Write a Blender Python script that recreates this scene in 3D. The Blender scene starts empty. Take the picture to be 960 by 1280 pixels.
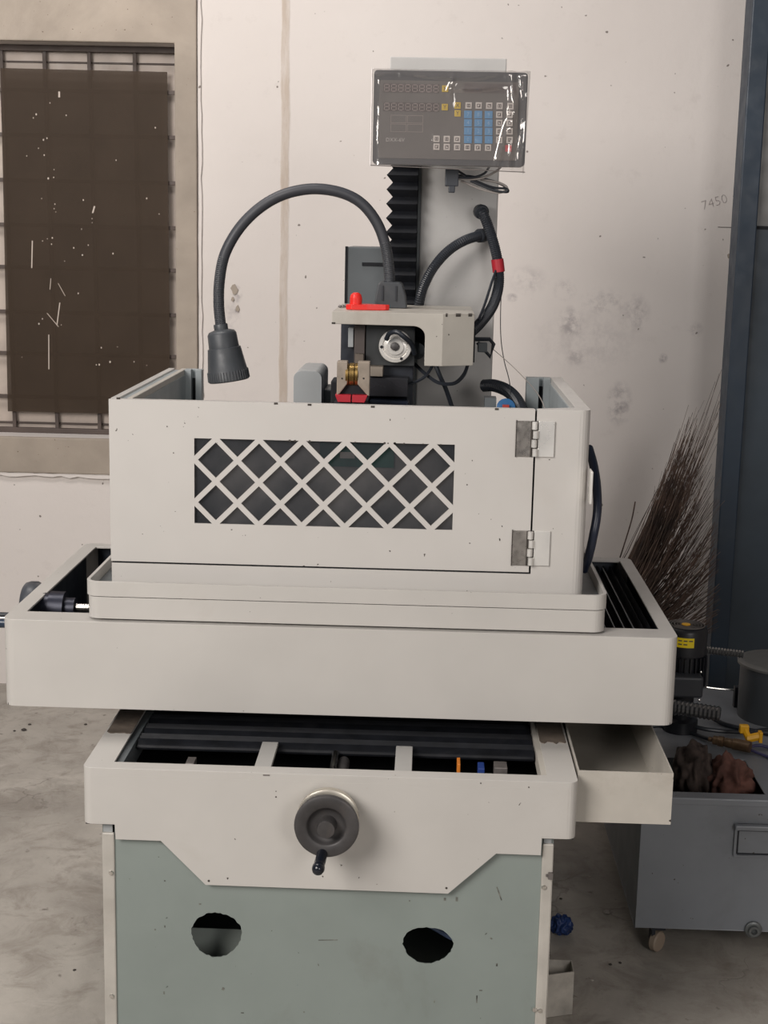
import bpy, bmesh, math, random
from mathutils import Vector, Matrix, noise
from mathutils.geometry import tessellate_polygon
random.seed(7)
PI = math.pi
S = bpy.context.scene
COL = S.collection

# ------------------------------------------------------------------ camera, world, lights, exposure
F_PX = 1814.0
CAM = Vector((0, 0, 1.6))
RX = Vector((0.99927457, 0.03188063, 0.02083187))       # camera right
RY = Vector((0.02647889, -0.18847133, -0.98172166))     # camera down
RZ = Vector((-0.02737169, 0.98156109, -0.18917877))     # camera forward
cd = bpy.data.cameras.new('camera')
cam = bpy.data.objects.new('camera', cd); COL.objects.link(cam)
m = Matrix((RX, -RY, -RZ)).transposed().to_4x4(); m.translation = CAM
cam.matrix_world = m
cd.sensor_fit = 'VERTICAL'; cd.sensor_height = 36; cd.sensor_width = 27
cd.lens = F_PX / 1280 * 36
cd.clip_start = 0.05
S.camera = cam
S.view_settings.view_transform = 'Standard'; S.view_settings.look = 'None'
S.view_settings.exposure = 0.02; S.view_settings.gamma = 1; S.view_settings.use_curve_mapping = False
W = bpy.data.worlds.new('world'); S.world = W; W.use_nodes = True
W.node_tree.nodes['Background'].inputs[0].default_value = (0.78, 0.86, 1.0, 1)
W.node_tree.nodes['Background'].inputs[1].default_value = 0.07


def area(name, loc, target, size, power, col):
    l = bpy.data.lights.new(name, 'AREA'); l.shape = 'RECTANGLE'; l.size, l.size_y = size
    l.energy = power; l.color = col
    o = bpy.data.objects.new(name, l); COL.objects.link(o); o.location = loc
    d = Vector(target) - Vector(loc); o.rotation_euler = d.to_track_quat('-Z', 'Y').to_euler()
    return o


area('door_daylight', (-2.3, -0.4, 2.9), (0.0, 3.2, 0.9), (2.0, 1.8), 172, (1.0, 0.945, 0.90))
area('open_doorway', (2.0, -2.0, 2.3), (0.5, 3.0, 0.6), (1.3, 1.8), 56, (1.0, 0.955, 0.92))
area('wall_fill_light', (-1.2, 3.1, 3.5), (-0.4, 4.6, 1.0), (1.6, 0.5), 40, (1.0, 0.945, 0.905))  # added fill with no visible source, brightens the left of the back wall


def at(px, py, Y):
    d = RX * ((px - 480) / F_PX) + RY * ((py - 640) / F_PX) + RZ
    return CAM + d * (Y / d.y)


def onz(px, py, Z):
    d = RX * ((px - 480) / F_PX) + RY * ((py - 640) / F_PX) + RZ
    return CAM + d * ((Z - CAM.z) / d.z)


def onx(px, py, X):
    d = RX * ((px - 480) / F_PX) + RY * ((py - 640) / F_PX) + RZ
    return CAM + d * (X / d.x)


# ------------------------------------------------------------------ materials
MATS = {}


class NT:
    def __init__(s, name):
        s.m = bpy.data.materials.new(name); s.m.use_nodes = True
        s.t = s.m.node_tree; s.b = s.t.nodes['Principled BSDF']; s.out = s.t.nodes['Material Output']
        s.pos = s.t.nodes.new('ShaderNodeNewGeometry').outputs['Position']

    def n(s, typ, ins=None, **kw):
        x = s.t.nodes.new(typ)
        for k, v in kw.items(): setattr(x, k, v)
        for k, v in (ins or {}).items(): s.put(x.inputs[k], v)
        return x

    def put(s, sock, v):
        if isinstance(v, bpy.types.NodeSocket): s.t.links.new(v, sock)
        elif isinstance(v, tuple) and len(v) == 3 and sock.type == 'RGBA': sock.default_value = (*v, 1)
        else: sock.default_value = v

    def noise(s, scale, detail=4, rough=.55, vec=None, dist=0):
        return s.n('ShaderNodeTexNoise', {'Vector': vec or s.pos, 'Scale': scale, 'Detail': detail, 'Roughness': rough, 'Distortion': dist}).outputs[0]

    def ramp(s, v, a, b, lo=0., hi=1.):
        return s.n('ShaderNodeMapRange', {0: v, 1: a, 2: b, 3: lo, 4: hi}).outputs[0]

    def mix(s, f, a, b, blend='MIX'):
        x = s.n('ShaderNodeMix', data_type='RGBA', blend_type=blend)
        s.put(x.inputs[0], f); s.put(x.inputs[6], a); s.put(x.inputs[7], b)
        return x.outputs[2]

    def math(s, op, a, b=0.):
        return s.n('ShaderNodeMath', {0: a, 1: b}, operation=op).outputs[0]

    def scale(s, v):
        return s.n('ShaderNodeVectorMath', {0: s.pos, 1: v}, operation='MULTIPLY').outputs[0]

    def bump(s, h, strength=.3, dist=.002):
        x = s.n('ShaderNodeBump', {'Strength': strength, 'Distance': dist, 'Height': h})
        s.put(s.b.inputs['Normal'], x.outputs[0])


def paint(name, col, rough=.5, metal=0., mott=.06, speck=0., speckcol=(.05, .04, .035), bump=0., mscale=6, dirt=None, dirt_amt=.25, spec=.5, grain=0.):
    if name in MATS: return MATS[name]
    t = NT(name)
    c = col
    n1 = t.noise(mscale, 5)
    dark = tuple(x * (1 - mott * 2.2) for x in col); lite = tuple(min(1, x * (1 + mott)) for x in col)
    c = t.mix(t.ramp(n1, .3, .7), dark, lite)
    if dirt:
        n2 = t.noise(mscale * .45, 8, .7, dist=.6)
        c = t.mix(t.ramp(n2, .55, .78, 0, dirt_amt), c, dirt)
    if speck:
        n3 = t.noise(95, 2, .5)
        c = t.mix(t.ramp(n3, .765 - speck, .785 - speck), c, speckcol)
    if grain:
        n4 = t.noise(1, 3, .6, vec=t.scale((6, 60, 260)))
        c = t.mix(t.ramp(n4, .3, .7, 0, grain), c, tuple(x * .45 for x in col))
    t.put(t.b.inputs['Base Color'], c); t.b.inputs['Metallic'].default_value = metal
    t.b.inputs['Specular IOR Level'].default_value = spec
    t.put(t.b.inputs['Roughness'], t.ramp(t.noise(mscale * 3, 4), .3, .7, max(.03, rough - .07), min(1, rough + .07)))
    if bump: t.bump(t.noise(70, 6), bump, .002)
    MATS[name] = t.m
    return t.m


CREAM = paint('cream_machine_enamel', (.50, .480, .45), .40, mott=.025, speck=.012, dirt=(.36, .32, .26), dirt_amt=.32, mscale=5, bump=.05)
CREAM2 = paint('worn_cream_enamel', (.47, .44, .39), .5, mott=.05, speck=.03, dirt=(.25, .20, .15), dirt_amt=.5, mscale=9, bump=.08)
GUARDM = paint('guard_cream_enamel', (.53, .508, .48), .38, mott=.02, speck=.014, dirt=(.42, .36, .30), dirt_amt=.22, mscale=4, bump=.04)
GREENG = paint('grey_green_enamel', (.225, .258, .240), .5, mott=.04, speck=.03, speckcol=(.06, .07, .06), dirt=(.13, .12, .10), dirt_amt=.45, mscale=5, bump=.06)
GREY = paint('grey_enamel', (.33, .345, .35), .45, mott=.05, speck=.01, dirt=(.15, .14, .13), dirt_amt=.3)
COLM = paint('column_grey_enamel', (.50, .49, .475), .38, mott=.04, speck=.015, dirt=(.3, .27, .24), dirt_amt=.35, mscale=7)
INNER = paint('inner_grey_enamel', (.30, .33, .34), .5, mott=.06, dirt=(.12, .12, .12), dirt_amt=.4)
TANKM = paint('tank_grey_enamel', (.215, .230, .252), .42, mott=.05, speck=.02, dirt=(.09, .085, .08), dirt_amt=.5, mscale=5)
DARK = paint('dark_rubber', (.016, .019, .026), .5, mott=.15)
BELL = paint('bellows_fabric', (.010, .011, .014), .5, spec=.2, mott=.2, dirt=(.06, .06, .06), dirt_amt=.25, mscale=20)
LAMPM = paint('lamp_black_plastic', (.045, .050, .056), .48, mott=.08, dirt=(.10, .095, .09), dirt_amt=.35, mscale=25)
HOSEM = paint('conduit_plastic', (.022, .026, .034), .38, mott=.1)
NAVY = paint('navy_steel_paint', (.014, .029, .050), .45, mott=.08, dirt=(.04, .05, .06), dirt_amt=.5)
CHROME = paint('bright_steel', (.74, .72, .68), .22, 1., mott=.05)
HINGE = paint('hinge_chrome', (.86, .84, .80), .30, .55, mott=.08)
STEEL = paint('worn_steel', (.22, .20, .19), .5, .6, mott=.15, dirt=(.10, .07, .05), dirt_amt=.6, mscale=30)
IRON = paint('handwheel_iron', (.070, .066, .066), .48, .35, mott=.12, dirt=(.15, .12, .10), dirt_amt=.4, mscale=30)
RUST = paint('bare_brown_metal', (.16, .13, .105), .6, .2, mott=.15, dirt=(.05, .035, .03), dirt_amt=.7, mscale=25)
BRASS = paint('brass', (.55, .36, .13), .3, .9, mott=.12, mscale=30)
TANP = paint('tan_bakelite', (.30, .25, .20), .55, mott=.1, dirt=(.1, .08, .06), dirt_amt=.5, mscale=40)
RED = paint('red_plastic', (.72, .025, .018), .38, mott=.06)
REDT = paint('red_tape', (.45, .015, .03), .45, mott=.1)
YEL = paint('yellow_plastic', (1.0, .50, .01), .42, mott=.08)
BLUE = paint('blue_cloth', (.015, .045, .17), .5, mott=.3, mscale=30)
ORNG = paint('orange_wire', (.7, .22, .03), .4)
CONC = paint('bare_concrete', (.38, .325, .27), .85, mott=.1, speck=.03, speckcol=(.16, .12, .09), dirt=(.52, .45, .38), dirt_amt=.5, bump=.35, mscale=4)
TWIG = paint('dry_palm_twig', (.085, .050, .036), .7, mott=.35, mscale=14)
TWIG2 = paint('pale_dry_twig', (.17, .115, .085), .7, mott=.3, mscale=14)
RAGB = paint('brown_cloth', (.070, .050, .042), .9, mott=.25, bump=.6, mscale=22)
RAGR = paint('stained_red_brown_cloth', (.15, .065, .048), .85, mott=.3, dirt=(.04, .03, .03), dirt_amt=.95, bump=.6, mscale=18)
BARM = paint('grille_bar_paint', (.085, .062, .052), .6, mott=.1)
LIDM = paint('canister_lid_paint', (.12, .12, .115), .5, mott=.08)
CANM = paint('canister_dark_grey', (.055, .062, .070), .5, mott=.08)
BLACK = paint('black_hole', (.004, .005, .008), .8)
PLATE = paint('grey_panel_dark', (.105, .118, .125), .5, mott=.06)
CASTW = paint('caster_wheel_rubber', (.33, .26, .2), .6)
PIN = paint('grime', (.05, .042, .036), .8)


def wall_mat():
    t = NT('painted_plaster_wall')
    c = t.mix(t.ramp(t.noise(1.3, 4), .3, .7), (.67, .62, .585), (.72, .672, .638))
    c = t.mix(t.ramp(t.noise(14, 6, .7), .60, .8, 0, .35), c, (.50, .45, .42))
    sep = t.n('ShaderNodeSeparateXYZ', {0: t.pos}); X, Z = sep.outputs[0], sep.outputs[2]
    # rubbed plaster joint
    w = t.noise(5, 5, .6)
    d = t.math('ABSOLUTE', t.math('ADD', t.math('SUBTRACT', X, -.488), t.math('MULTIPLY', t.math('SUBTRACT', w, .5), .02)))
    band = t.ramp(d, .011, .016, 1, 0)
    band = t.math('MULTIPLY', band, t.ramp(t.noise(1, 5, .7, vec=t.scale((30, 1, 5))), .35, .6, .35, .9))
    c = t.mix(band, c, (.50, .42, .35))
    # grubby hand marks
    tot = None
    for px, py, rx, rz, a in HANDS:
        p = at(px, py, 4.9)
        v = t.n('ShaderNodeVectorMath', {0: t.pos, 1: (p.x, 4.9, p.z)}, operation='SUBTRACT').outputs[0]
        v = t.n('ShaderNodeVectorMath', {0: v, 1: (1 / rx, 0, 1 / rz)}, operation='MULTIPLY').outputs[0]
        l = t.n('ShaderNodeVectorMath', {0: v}, operation='LENGTH').outputs[1]
        k = t.ramp(l, .35, 1.1, a, 0)
        tot = k if tot is None else t.math('MAXIMUM', tot, k)
    tot = t.math('MULTIPLY', tot, t.ramp(t.noise(26, 5, .7), .42, .62, 0, 1))
    c = t.mix(tot, c, (.30, .27, .28))
    sp = t.ramp(t.noise(42, 1, .5), .775, .80)
    c = t.mix(sp, c, (.22, .19, .17))
    t.put(t.b.inputs['Base Color'], c); t.b.inputs['Roughness'].default_value = .75
    t.bump(t.math('ADD', t.noise(9, 5, .6), t.math('MULTIPLY', band, .7)), .25, .01)
    MATS['wall'] = t.m
    return t.m


HANDS = [(714, 404, .05, .06, .7), (660, 350, .07, .05, .35), (706, 362, .04, .04, .5), (755, 378, .09, .05, .45), (795, 392, .05, .07, .5),
         (720, 446, .05, .035, .5), (774, 505, .045, .08, .75), (829, 448, .015, .02, .9), (296, 368, .02, .03, .9), (297, 388, .015, .015, 1.),
         (290, 395, .03, .07, .35), (868, 412, .03, .03, .45), (735, 425, .2, .12, .22), (640, 372, .02, .015, .9), (620, 180, .01, .01, .9), (655, 170, .02, .006, .7)]
WALLM = wall_mat()


def floor_mat():
    t = NT('worn_concrete_floor')
    v = t.scale((1, 1.0, 1))
    c = t.mix(t.ramp(t.noise(2.2, 8, .65, dist=.4), .3, .7), (.28, .255, .225), (.50, .465, .415))
    c = t.mix(t.ramp(t.noise(9, 7, .7, dist=.8), .48, .68, 0, .7), c, (.21, .18, .15))
    c = t.mix(t.ramp(t.noise(3.4, 9, .72, dist=1.2), .55, .66, 0, .45), c, (.20, .18, .155))
    c = t.mix(t.ramp(t.noise(28, 3, .6), .66, .74, 0, .8), c, (.15, .13, .11))
    c = t.mix(t.ramp(t.noise(5, 8, .75, vec=t.scale((.6, 2.2, 1))), .62, .72, 0, .5), c, (.56, .53, .48))
    cr = t.n('ShaderNodeTexVoronoi', {'Vector': t.n('ShaderNodeVectorMath', {0: t.pos, 1: t.n('ShaderNodeTexNoise', {'Vector': t.pos, 'Scale': 3.0, 'Detail': 5}).outputs[1]}, operation='ADD').outputs[0], 'Scale': 1.6}, feature='DISTANCE_TO_EDGE').outputs[0]
    crm = t.math('MULTIPLY', t.ramp(cr, .004, .012, 1, 0), t.ramp(t.noise(1.7, 3), .5, .6))
    c = t.mix(t.math('MULTIPLY', crm, .32), c, (.10, .085, .07))
    t.put(t.b.inputs['Base Color'], c)
    t.put(t.b.inputs['Roughness'], t.ramp(t.noise(6, 6), .3, .7, .42, .75))
    t.bump(t.math('SUBTRACT', t.noise(12, 9, .7), t.math('MULTIPLY', crm, .5)), .35, .006)
    return t.m


FLOORM = floor_mat()


def glassy(name, col, transp, rough=.15, spec=.5):
    t = NT(name)
    t.put(t.b.inputs['Base Color'], t.mix(t.ramp(t.noise(7, 5), .3, .7), tuple(x * .85 for x in col), col))
    t.b.inputs['Roughness'].default_value = rough; t.b.inputs['Specular IOR Level'].default_value = spec
    tr = t.n('ShaderNodeBsdfTransparent'); mx = t.n('ShaderNodeMixShader', {0: transp})
    t.t.links.new(t.b.outputs[0], mx.inputs[1]); t.t.links.new(tr.outputs[0], mx.inputs[2]); t.t.links.new(mx.outputs[0], t.out.inputs[0])
    return t.m


ACRY = glassy('smoked_acrylic', (.055, .060, .068), .60, .10, .6)
FILM = glassy('brown_window_sheet', (.066, .046, .032), .28, .5, .1)
FROST = paint('dusty_window_pane', (.52, .44, .38), .5, mott=.08, mscale=8, dirt=(.25, .2, .17), dirt_amt=.5)


def bag_mat():
    t = NT('clear_plastic_film')
    t.b.inputs['Base Color'].default_value = (.30, .27, .25, 1); t.b.inputs['Roughness'].default_value = .5
    gl = t.n('ShaderNodeBsdfGlossy', {'Color': (1, .98, .95), 'Roughness': .09})
    bm = t.n('ShaderNodeBump', {'Strength': .25, 'Distance': .006, 'Height': t.noise(12, 3, .5, dist=1.5)})
    t.t.links.new(bm.outputs[0], gl.inputs['Normal'])
    tr = t.n('ShaderNodeBsdfTransparent')
    m1 = t.n('ShaderNodeMixShader', {0: .80}); t.t.links.new(t.b.outputs[0], m1.inputs[1]); t.t.links.new(tr.outputs[0], m1.inputs[2])
    m2 = t.n('ShaderNodeMixShader', {0: .085}); t.t.links.new(m1.outputs[0], m2.inputs[1]); t.t.links.new(gl.outputs[0], m2.inputs[2])
    t.t.links.new(m2.outputs[0], t.out.inputs[0])
    return t.m


BAG = bag_mat()

# ------------------------------------------------------------------ mesh tools
WORLD = {}


def empty(name, loc):
    o = bpy.data.objects.new(name, None); COL.objects.link(o); o.location = loc
    o.empty_display_size = .05; WORLD[o.name] = Vector(loc)
    return o


def tag(o, label=None, cat=None, group=None, kind=None):
    for k, v in (('label', label), ('category', cat), ('group', group), ('kind', kind)):
        if v: o[k] = v
    return o


class MB:
    def __init__(s): s.v = []; s.f = []

    def add(s, vs, fs):
        n = len(s.v); s.v += [Vector(p) for p in vs]; s.f += [tuple(i + n for i in f) for f in fs]; return s

    def box(s, x0, x1, y0, y1, z0, z1):
        vs = [(x, y, z) for x in (x0, x1) for y in (y0, y1) for z in (z0, z1)]
        return s.add(vs, [(0, 1, 3, 2), (4, 6, 7, 5), (0, 4, 5, 1), (2, 3, 7, 6), (0, 2, 6, 4), (1, 5, 7, 3)])

    def ext(s, outer, holes, axis, a, b):
        """extrude a 2D outline (with holes) along an axis; axis Y: (x,z) outline, Z: (x,y), X: (y,z)"""
        loops = [outer] + list(holes); flat = [p for l in loops for p in l]
        tris = tessellate_polygon([[Vector((p[0], p[1], 0)) for p in l] for l in loops])

        def w(p, h): return (p[0], h, p[1]) if axis == 'Y' else ((p[0], p[1], h) if axis == 'Z' else (h, p[0], p[1]))
        n = len(flat); vs = [w(p, a) for p in flat] + [w(p, b) for p in flat]
        fs = [tuple(t) for t in tris] + [tuple(i + n for i in reversed(t)) for t in tris]
        k = 0
        for l in loops:
            m_ = len(l)
            for i in range(m_):
                j = (i + 1) % m_; fs.append((k + i, k + j, k + j + n, k + i + n))
            k += m_
        return s.add(vs, fs)

    def lathe(s, prof, o, axis, n=24):
        """prof: (radius, distance along axis)"""
        o = Vector(o); ax = Vector(axis).normalized(); u = ax.orthogonal().normalized(); v = ax.cross(u)
        vs = []; fs = []
        for r, h in prof:
            for i in range(n):
                a = 2 * PI * i / n; vs.append(o + ax * h + (u * math.cos(a) + v * math.sin(a)) * r)
        for k in range(len(prof) - 1):
            for i in range(n):
                j = (i + 1) % n; fs.append((k * n + i, k * n + j, (k + 1) * n + j, (k + 1) * n + i))
        if prof[0][0] > 1e-6: fs.append(tuple(range(n))[::-1])
        if prof[-1][0] > 1e-6: fs.append(tuple((len(prof) - 1) * n + i for i in range(n)))
        return s.add(vs, fs)

    def tube(s, pts, r, n=8, rf=None, cap=True):
        pts = [Vector(p) for p in pts]; vs = []; fs = []
        t0 = (pts[1] - pts[0]).normalized(); u = t0.orthogonal().normalized()
        for k, p in enumerate(pts):
            t = (pts[min(k + 1, len(pts) - 1)] - pts[max(k - 1, 0)]).normalized()
            u = (u - t * u.dot(t)).normalized(); v = t.cross(u)
            rr = rf(k) if rf else r
            for i in range(n):
                a = 2 * PI * i / n; vs.append(p + (u * math.cos(a) + v * math.sin(a)) * rr)
        for k in range(len(pts) - 1):
            for i in range(n):
                j = (i + 1) % n; fs.append((k * n + i, k * n + j, (k + 1) * n + j, (k + 1) * n + i))
        if cap:
            fs.append(tuple(range(n))[::-1]); fs.append(tuple((len(pts) - 1) * n + i for i in range(n)))
        return s.add(vs, fs)

    def build(s, name, mat, parent=None, bevel=0, smooth=False, seg=2, loc=None):
        if parent is not None: o_ = WORLD[parent.name]
        elif loc is not None: o_ = Vector(loc)
        else:
            o_ = Vector((sum(v.x for v in s.v) / len(s.v), sum(v.y for v in s.v) / len(s.v), min(v.z for v in s.v)))
        me = bpy.data.meshes.new(name); me.from_pydata([v - o_ for v in s.v], [], s.f)
        bm = bmesh.new(); bm.from_mesh(me)
        bmesh.ops.remove_doubles(bm, verts=bm.verts, dist=1e-6)
        bmesh.ops.recalc_face_normals(bm, faces=bm.faces); bm.to_mesh(me); bm.free()
        me.materials.append(mat)
        ob = bpy.data.objects.new(name, me); COL.objects.link(ob)
        if parent is not None: ob.parent = parent
        else: ob.location = o_
        WORLD[ob.name] = o_
        if smooth: smooth_mesh(me)
        if bevel:
            b = ob.modifiers.new('bevel', 'BEVEL'); b.width = bevel; b.segments = seg; b.limit_method = 'ANGLE'; b.angle_limit = .6
            b.harden_normals = False
        return ob


def smooth_mesh(me, ang=.7):
    me.polygons.foreach_set('use_smooth', [True] * len(me.polygons))
    bm = bmesh.new(); bm.from_mesh(me)
    for e in bm.edges: e.smooth = not (len(e.link_faces) == 2 and e.calc_face_angle(0) > ang)
    bm.to_mesh(me); bm.free()


def rrect(x0, x1, y0, y1, r, n=6, corners='abcd'):
    """rounded rectangle outline; corners a=(x0,y0) b=(x1,y0) c=(x1,y1) d=(x0,y1)"""
    out = []
    for c, (cx, cy, a0) in {'a': (x0, y0, PI), 'b': (x1, y0, 1.5 * PI), 'c': (x1, y1, 0), 'd': (x0, y1, .5 * PI)}.items():
        if c in corners and r > 0:
            ox = cx + (r if cx == x0 else -r); oy = cy + (r if cy == y0 else -r)
            out += [(ox + r * math.cos(a0 + i / n * PI / 2), oy + r * math.sin(a0 + i / n * PI / 2)) for i in range(n + 1)]
        else: out.append((cx, cy))
    return out


def spline(pts, n=12):
    pts = [Vector(p) for p in pts]; q = [pts[0] * 2 - pts[1]] + pts + [pts[-1] * 2 - pts[-2]]; out = []
    for i in range(1, len(q) - 2):
        for k in range(n):
            t = k / n; a, b, c, d = q[i - 1], q[i], q[i + 1], q[i + 2]
            out.append(.5 * ((2 * b) + (c - a) * t + (2 * a - 5 * b + 4 * c - d) * t * t + (3 * b - a - 3 * c + d) * t ** 3))
    out.append(q[-2]); return out


def resample(pts, step):
    out = [pts[0]]; acc = 0
    for a, b in zip(pts, pts[1:]):
        L = (b - a).length; d = step - acc
        while d <= L: out.append(a + (b - a) * (d / L)); d += step
        acc = (acc + L) % step if L > 0 else acc
    return out


def pxspline(lst, n=10): return spline([at(*p) for p in lst], n)


def corrug(mb, pts, r, pitch=.004, depth=.0012, n=10):
    p = resample(pts, pitch / 2)
    return mb.tube(p, r, n, rf=lambda k: r if k % 2 else r - depth)


def text_mesh(txt, size, mat, parent, loc, name, rot=0, depth=.0004, stroke=0):
    cu = bpy.data.curves.new('t', 'FONT'); cu.body = txt; cu.size = size; cu.extrude = depth; cu.align_x = 'CENTER'; cu.align_y = 'CENTER'
    cu.resolution_u = 2; cu.offset = stroke
    to = bpy.data.objects.new('t', cu); COL.objects.link(to)
    bpy.context.view_layer.update()
    me = bpy.data.meshes.new_from_object(to.evaluated_get(bpy.context.evaluated_depsgraph_get()))
    bpy.data.objects.remove(to)
    me.transform(Matrix.Rotation(rot, 4, 'Z')); me.transform(Matrix.Rotation(PI / 2, 4, 'X'))
    me.transform(Matrix.Translation(Vector(loc) - WORLD[parent.name])); me.materials.clear(); me.materials.append(mat)
    o = bpy.data.objects.new(name, me); COL.objects.link(o); o.parent = parent; WORLD[o.name] = WORLD[parent.name]
    return o


# ------------------------------------------------------------------ the setting
fb = MB(); N = 1
fb.box(-4.5, 3.5, -2.5, 5.2, -.05, 0)
tag(fb.build('floor', FLOORM), kind='structure')
WY = 4.9
WX0, WX1 = -1.75, at(219, 56, WY).x          # window opening
WZ1 = at(110, 53, WY).z; WZ0 = at(60, 546, WY).z
wb = MB()
wb.box(-4.5, WX0, WY, WY + .22, 0, 3.4).box(WX1, 3.5, WY, WY + .22, 0, 3.4).box(WX0, WX1, WY, WY + .22, 0, WZ0).box(WX0, WX1, WY, WY + .22, WZ1, 3.4)
wall = tag(wb.build('wall_back', WALLM, loc=(0, WY, 0)), kind='structure')
tr = MB()                                     # bare concrete band round the window, slightly proud
tx1 = at(246, 250, WY - .02).x
tz0 = at(60, 592, WY - .02).z
tr.ext([(WX0 - .1, tz0), (tx1, tz0), (tx1, 3.4), (WX0 - .1, 3.4)], [[(WX0 - .05, WZ0), (WX1, WZ0), (WX1, WZ1), (WX0 - .05, WZ1)]], 'Y', WY - .018, WY - .0005)
tag(tr.build('trim_1', CONC, bevel=.004), kind='structure')
# ragged paint lip under and beside the band
rg = MB()
pts = [(WX0 - .1, tz0 - .016)]; x = WX0 - .1
while x < tx1 + .02: pts.append((x, tz0 - .012 + random.uniform(-.004, .004))); x += .03
pts2 = [(p[0], tz0 + random.uniform(-.002, .002)) for p in pts[1:]][::-1]
rg.ext(pts[1:] + pts2, [], 'Y', WY - .014, WY - .0005)
rg.build('paint_ridge', WALLM, wall)
rg = MB(); z = tz0; L = []; Rr = []
while z < 3.3: L.append((tx1 + .002 + random.uniform(0, .003), z)); Rr.append((tx1 + .014 + random.uniform(-.003, .003), z)); z += .05
rg.ext(Rr + L[::-1], [], 'Y', WY - .008, WY - .0005); rg.build('paint_ridge', WALLM, wall)

win = empty('window_1', ((WX0 + WX1) / 2, WY + .1, WZ0)); tag(win, kind='structure')
MB().box(WX0, WX1, WY + .112, WY + .12, WZ0, WZ1).build('pane', FROST, win)
fr = MB(); fr.ext([(WX0, WZ0), (WX1, WZ0), (WX1, WZ1), (WX0, WZ1)], [[(WX0 + .02, WZ0 + .018), (WX1 - .014, WZ0 + .018), (WX1 - .014, WZ1 - .02), (WX0 + .02, WZ1 - .02)]], 'Y', WY + .085, WY + .105)
fr.build('window_frame', BARM, win, bevel=.002)
fr = MB(); fr.box(WX0, WX1, WY + .104, WY + .111, WZ1 - .055, WZ1 - .05).box(WX0, WX1, WY + .104, WY + .111, WZ0 + .03, WZ0 + .036).build('glazing_bar', BARM, win)
BY = WY + .085
for y0 in (116, 172, 229, 285, 338, 394, 446, 500):
    z = at(215, y0, BY).z
    MB().box(WX0, WX1, BY - .004, BY + .004, z - .0065, z + .0065).build('grille_bar', BARM, win, bevel=.001)
for xa, xb in ((-112, -90), (-56, -35), (1, 19), (55, 72), (111, 125), (168, 178)):
    a = at(xa, 58, BY + .008).x; b = at(xb, 545, BY + .008).x
    MB().add([(a - .006, BY + .004, WZ1), (a + .006, BY + .004, WZ1), (b + .006, BY + .004, WZ0), (b - .006, BY + .004, WZ0),
              (a - .006, BY + .012, WZ1), (a + .006, BY + .012, WZ1), (b + .006, BY + .012, WZ0), (b - .006, BY + .012, WZ0)],
             [(0, 1, 2, 3), (4, 7, 6, 5), (0, 4, 5, 1), (1, 5, 6, 2), (2, 6, 7, 3), (3, 7, 4, 0)]).build('grille_bar', BARM, win)
sy = WY + .070
c4 = [at(1, 85, sy), at(209, 90, sy), at(213, 519, sy), at(10, 514, sy)]
sh = MB().ext([(p.x, p.z) for p in c4], [], 'Y', sy - .002, sy)
sheet = sh.build('window_sheet', FILM, win); sheet['label'] = 'dark brown sheet covering the grille'
MB().box(c4[0].x, c4[1].x, sy + .0005, sy + .003, WZ1 - .02, WZ1 - .019).build('hanging_wire', BARM, win)
spk = MB()                                    # paint splashes and threads on the sheet
for px, py, l, w, an in ((74, 118, 7, 2.2, 0), (117, 262, 9, 2, .3), (61, 440, 44, 1.2, .02), (73, 392, 28, 1.3, .15), (66, 400, 22, 1, -.7), (40, 318, 34, 1.4, .05), (77, 362, 18, .7, -.5), (63, 355, 14, .8, .1)):
    p = at(px, py, sy - .003); l *= .0027; w *= .0027
    dx, dz = math.sin(an) * l / 2, math.cos(an) * l / 2
    spk.ext([(p.x - dx - w / 2, p.z - dz), (p.x - dx + w / 2, p.z - dz), (p.x + dx + w / 2, p.z + dz), (p.x + dx - w / 2, p.z + dz)], [], 'Y', sy - .003, sy - .0022)
for _ in range(46):
    px, py = random.choice(((random.gauss(58, 9), random.gauss(190, 40)), (random.gauss(85, 20), random.gauss(290, 22)), (random.gauss(150, 22), random.gauss(450, 16)), (random.uniform(15, 200), random.uniform(110, 500))))
    if not (8 < px < 205 and 95 < py < 505): continue
    p = at(px, py, sy - .003); r = random.uniform(.0012, .0032)
    spk.ext([(p.x + r * math.cos(a), p.z + r * 1.3 * math.sin(a)) for a in (0, 1.2, 2.4, 3.9, 5)], [], 'Y', sy - .003, sy - .0022)
tag(spk.build('paint_splash', paint('old_white_splash', (.55, .48, .42), .7), win), kind='stuff')

# plaster chips on the wall
for px, py, r in ((293, 362, .014), (297, 386, .010), (291, 374, .007), (912, 320, .010), (252, 492, .012)):
    p = at(px, py, WY)
    pl = [(p.x + r * random.uniform(.5, 1) * math.cos(a), p.z + r * 1.4 * random.uniform(.5, 1) * math.sin(a)) for a in [i * .7 for i in range(9)]]
    MB().ext(pl, [], 'Y', WY - .004, WY - .0005).build('plaster_chip', CONC, wall)
# pencilled number and crack marks
text_mesh('7450', .044, paint('pencil', (.36, .32, .31), .8), wall, at(893, 253, WY) - Vector((0, .0009, 0)), 'pencil_number', rot=.33, stroke=-.0012)
ck = MB(); py = 5.
while py < 330:
    p = at(936 - py * .066 + random.uniform(-3, 1), py, WY); h = random.uniform(.005, .022)
    if random.random() < .55: ck.ext([(p.x, p.z), (p.x + random.uniform(.002, .006), p.z - h * .4), (p.x + random.uniform(-.004, .004), p.z - h)], [], 'Y', WY - .002, WY - .0004)
    py += random.uniform(4, 9)
tag(ck.build('wall_crack', PIN, wall), kind='stuff')
p = at(905, 284, WY); MB().box(p.x - .02, p.x + .06, WY - .001, WY - .0003, p.z - .001, p.z + .001).build('wall_crack', PIN, wall)

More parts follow.
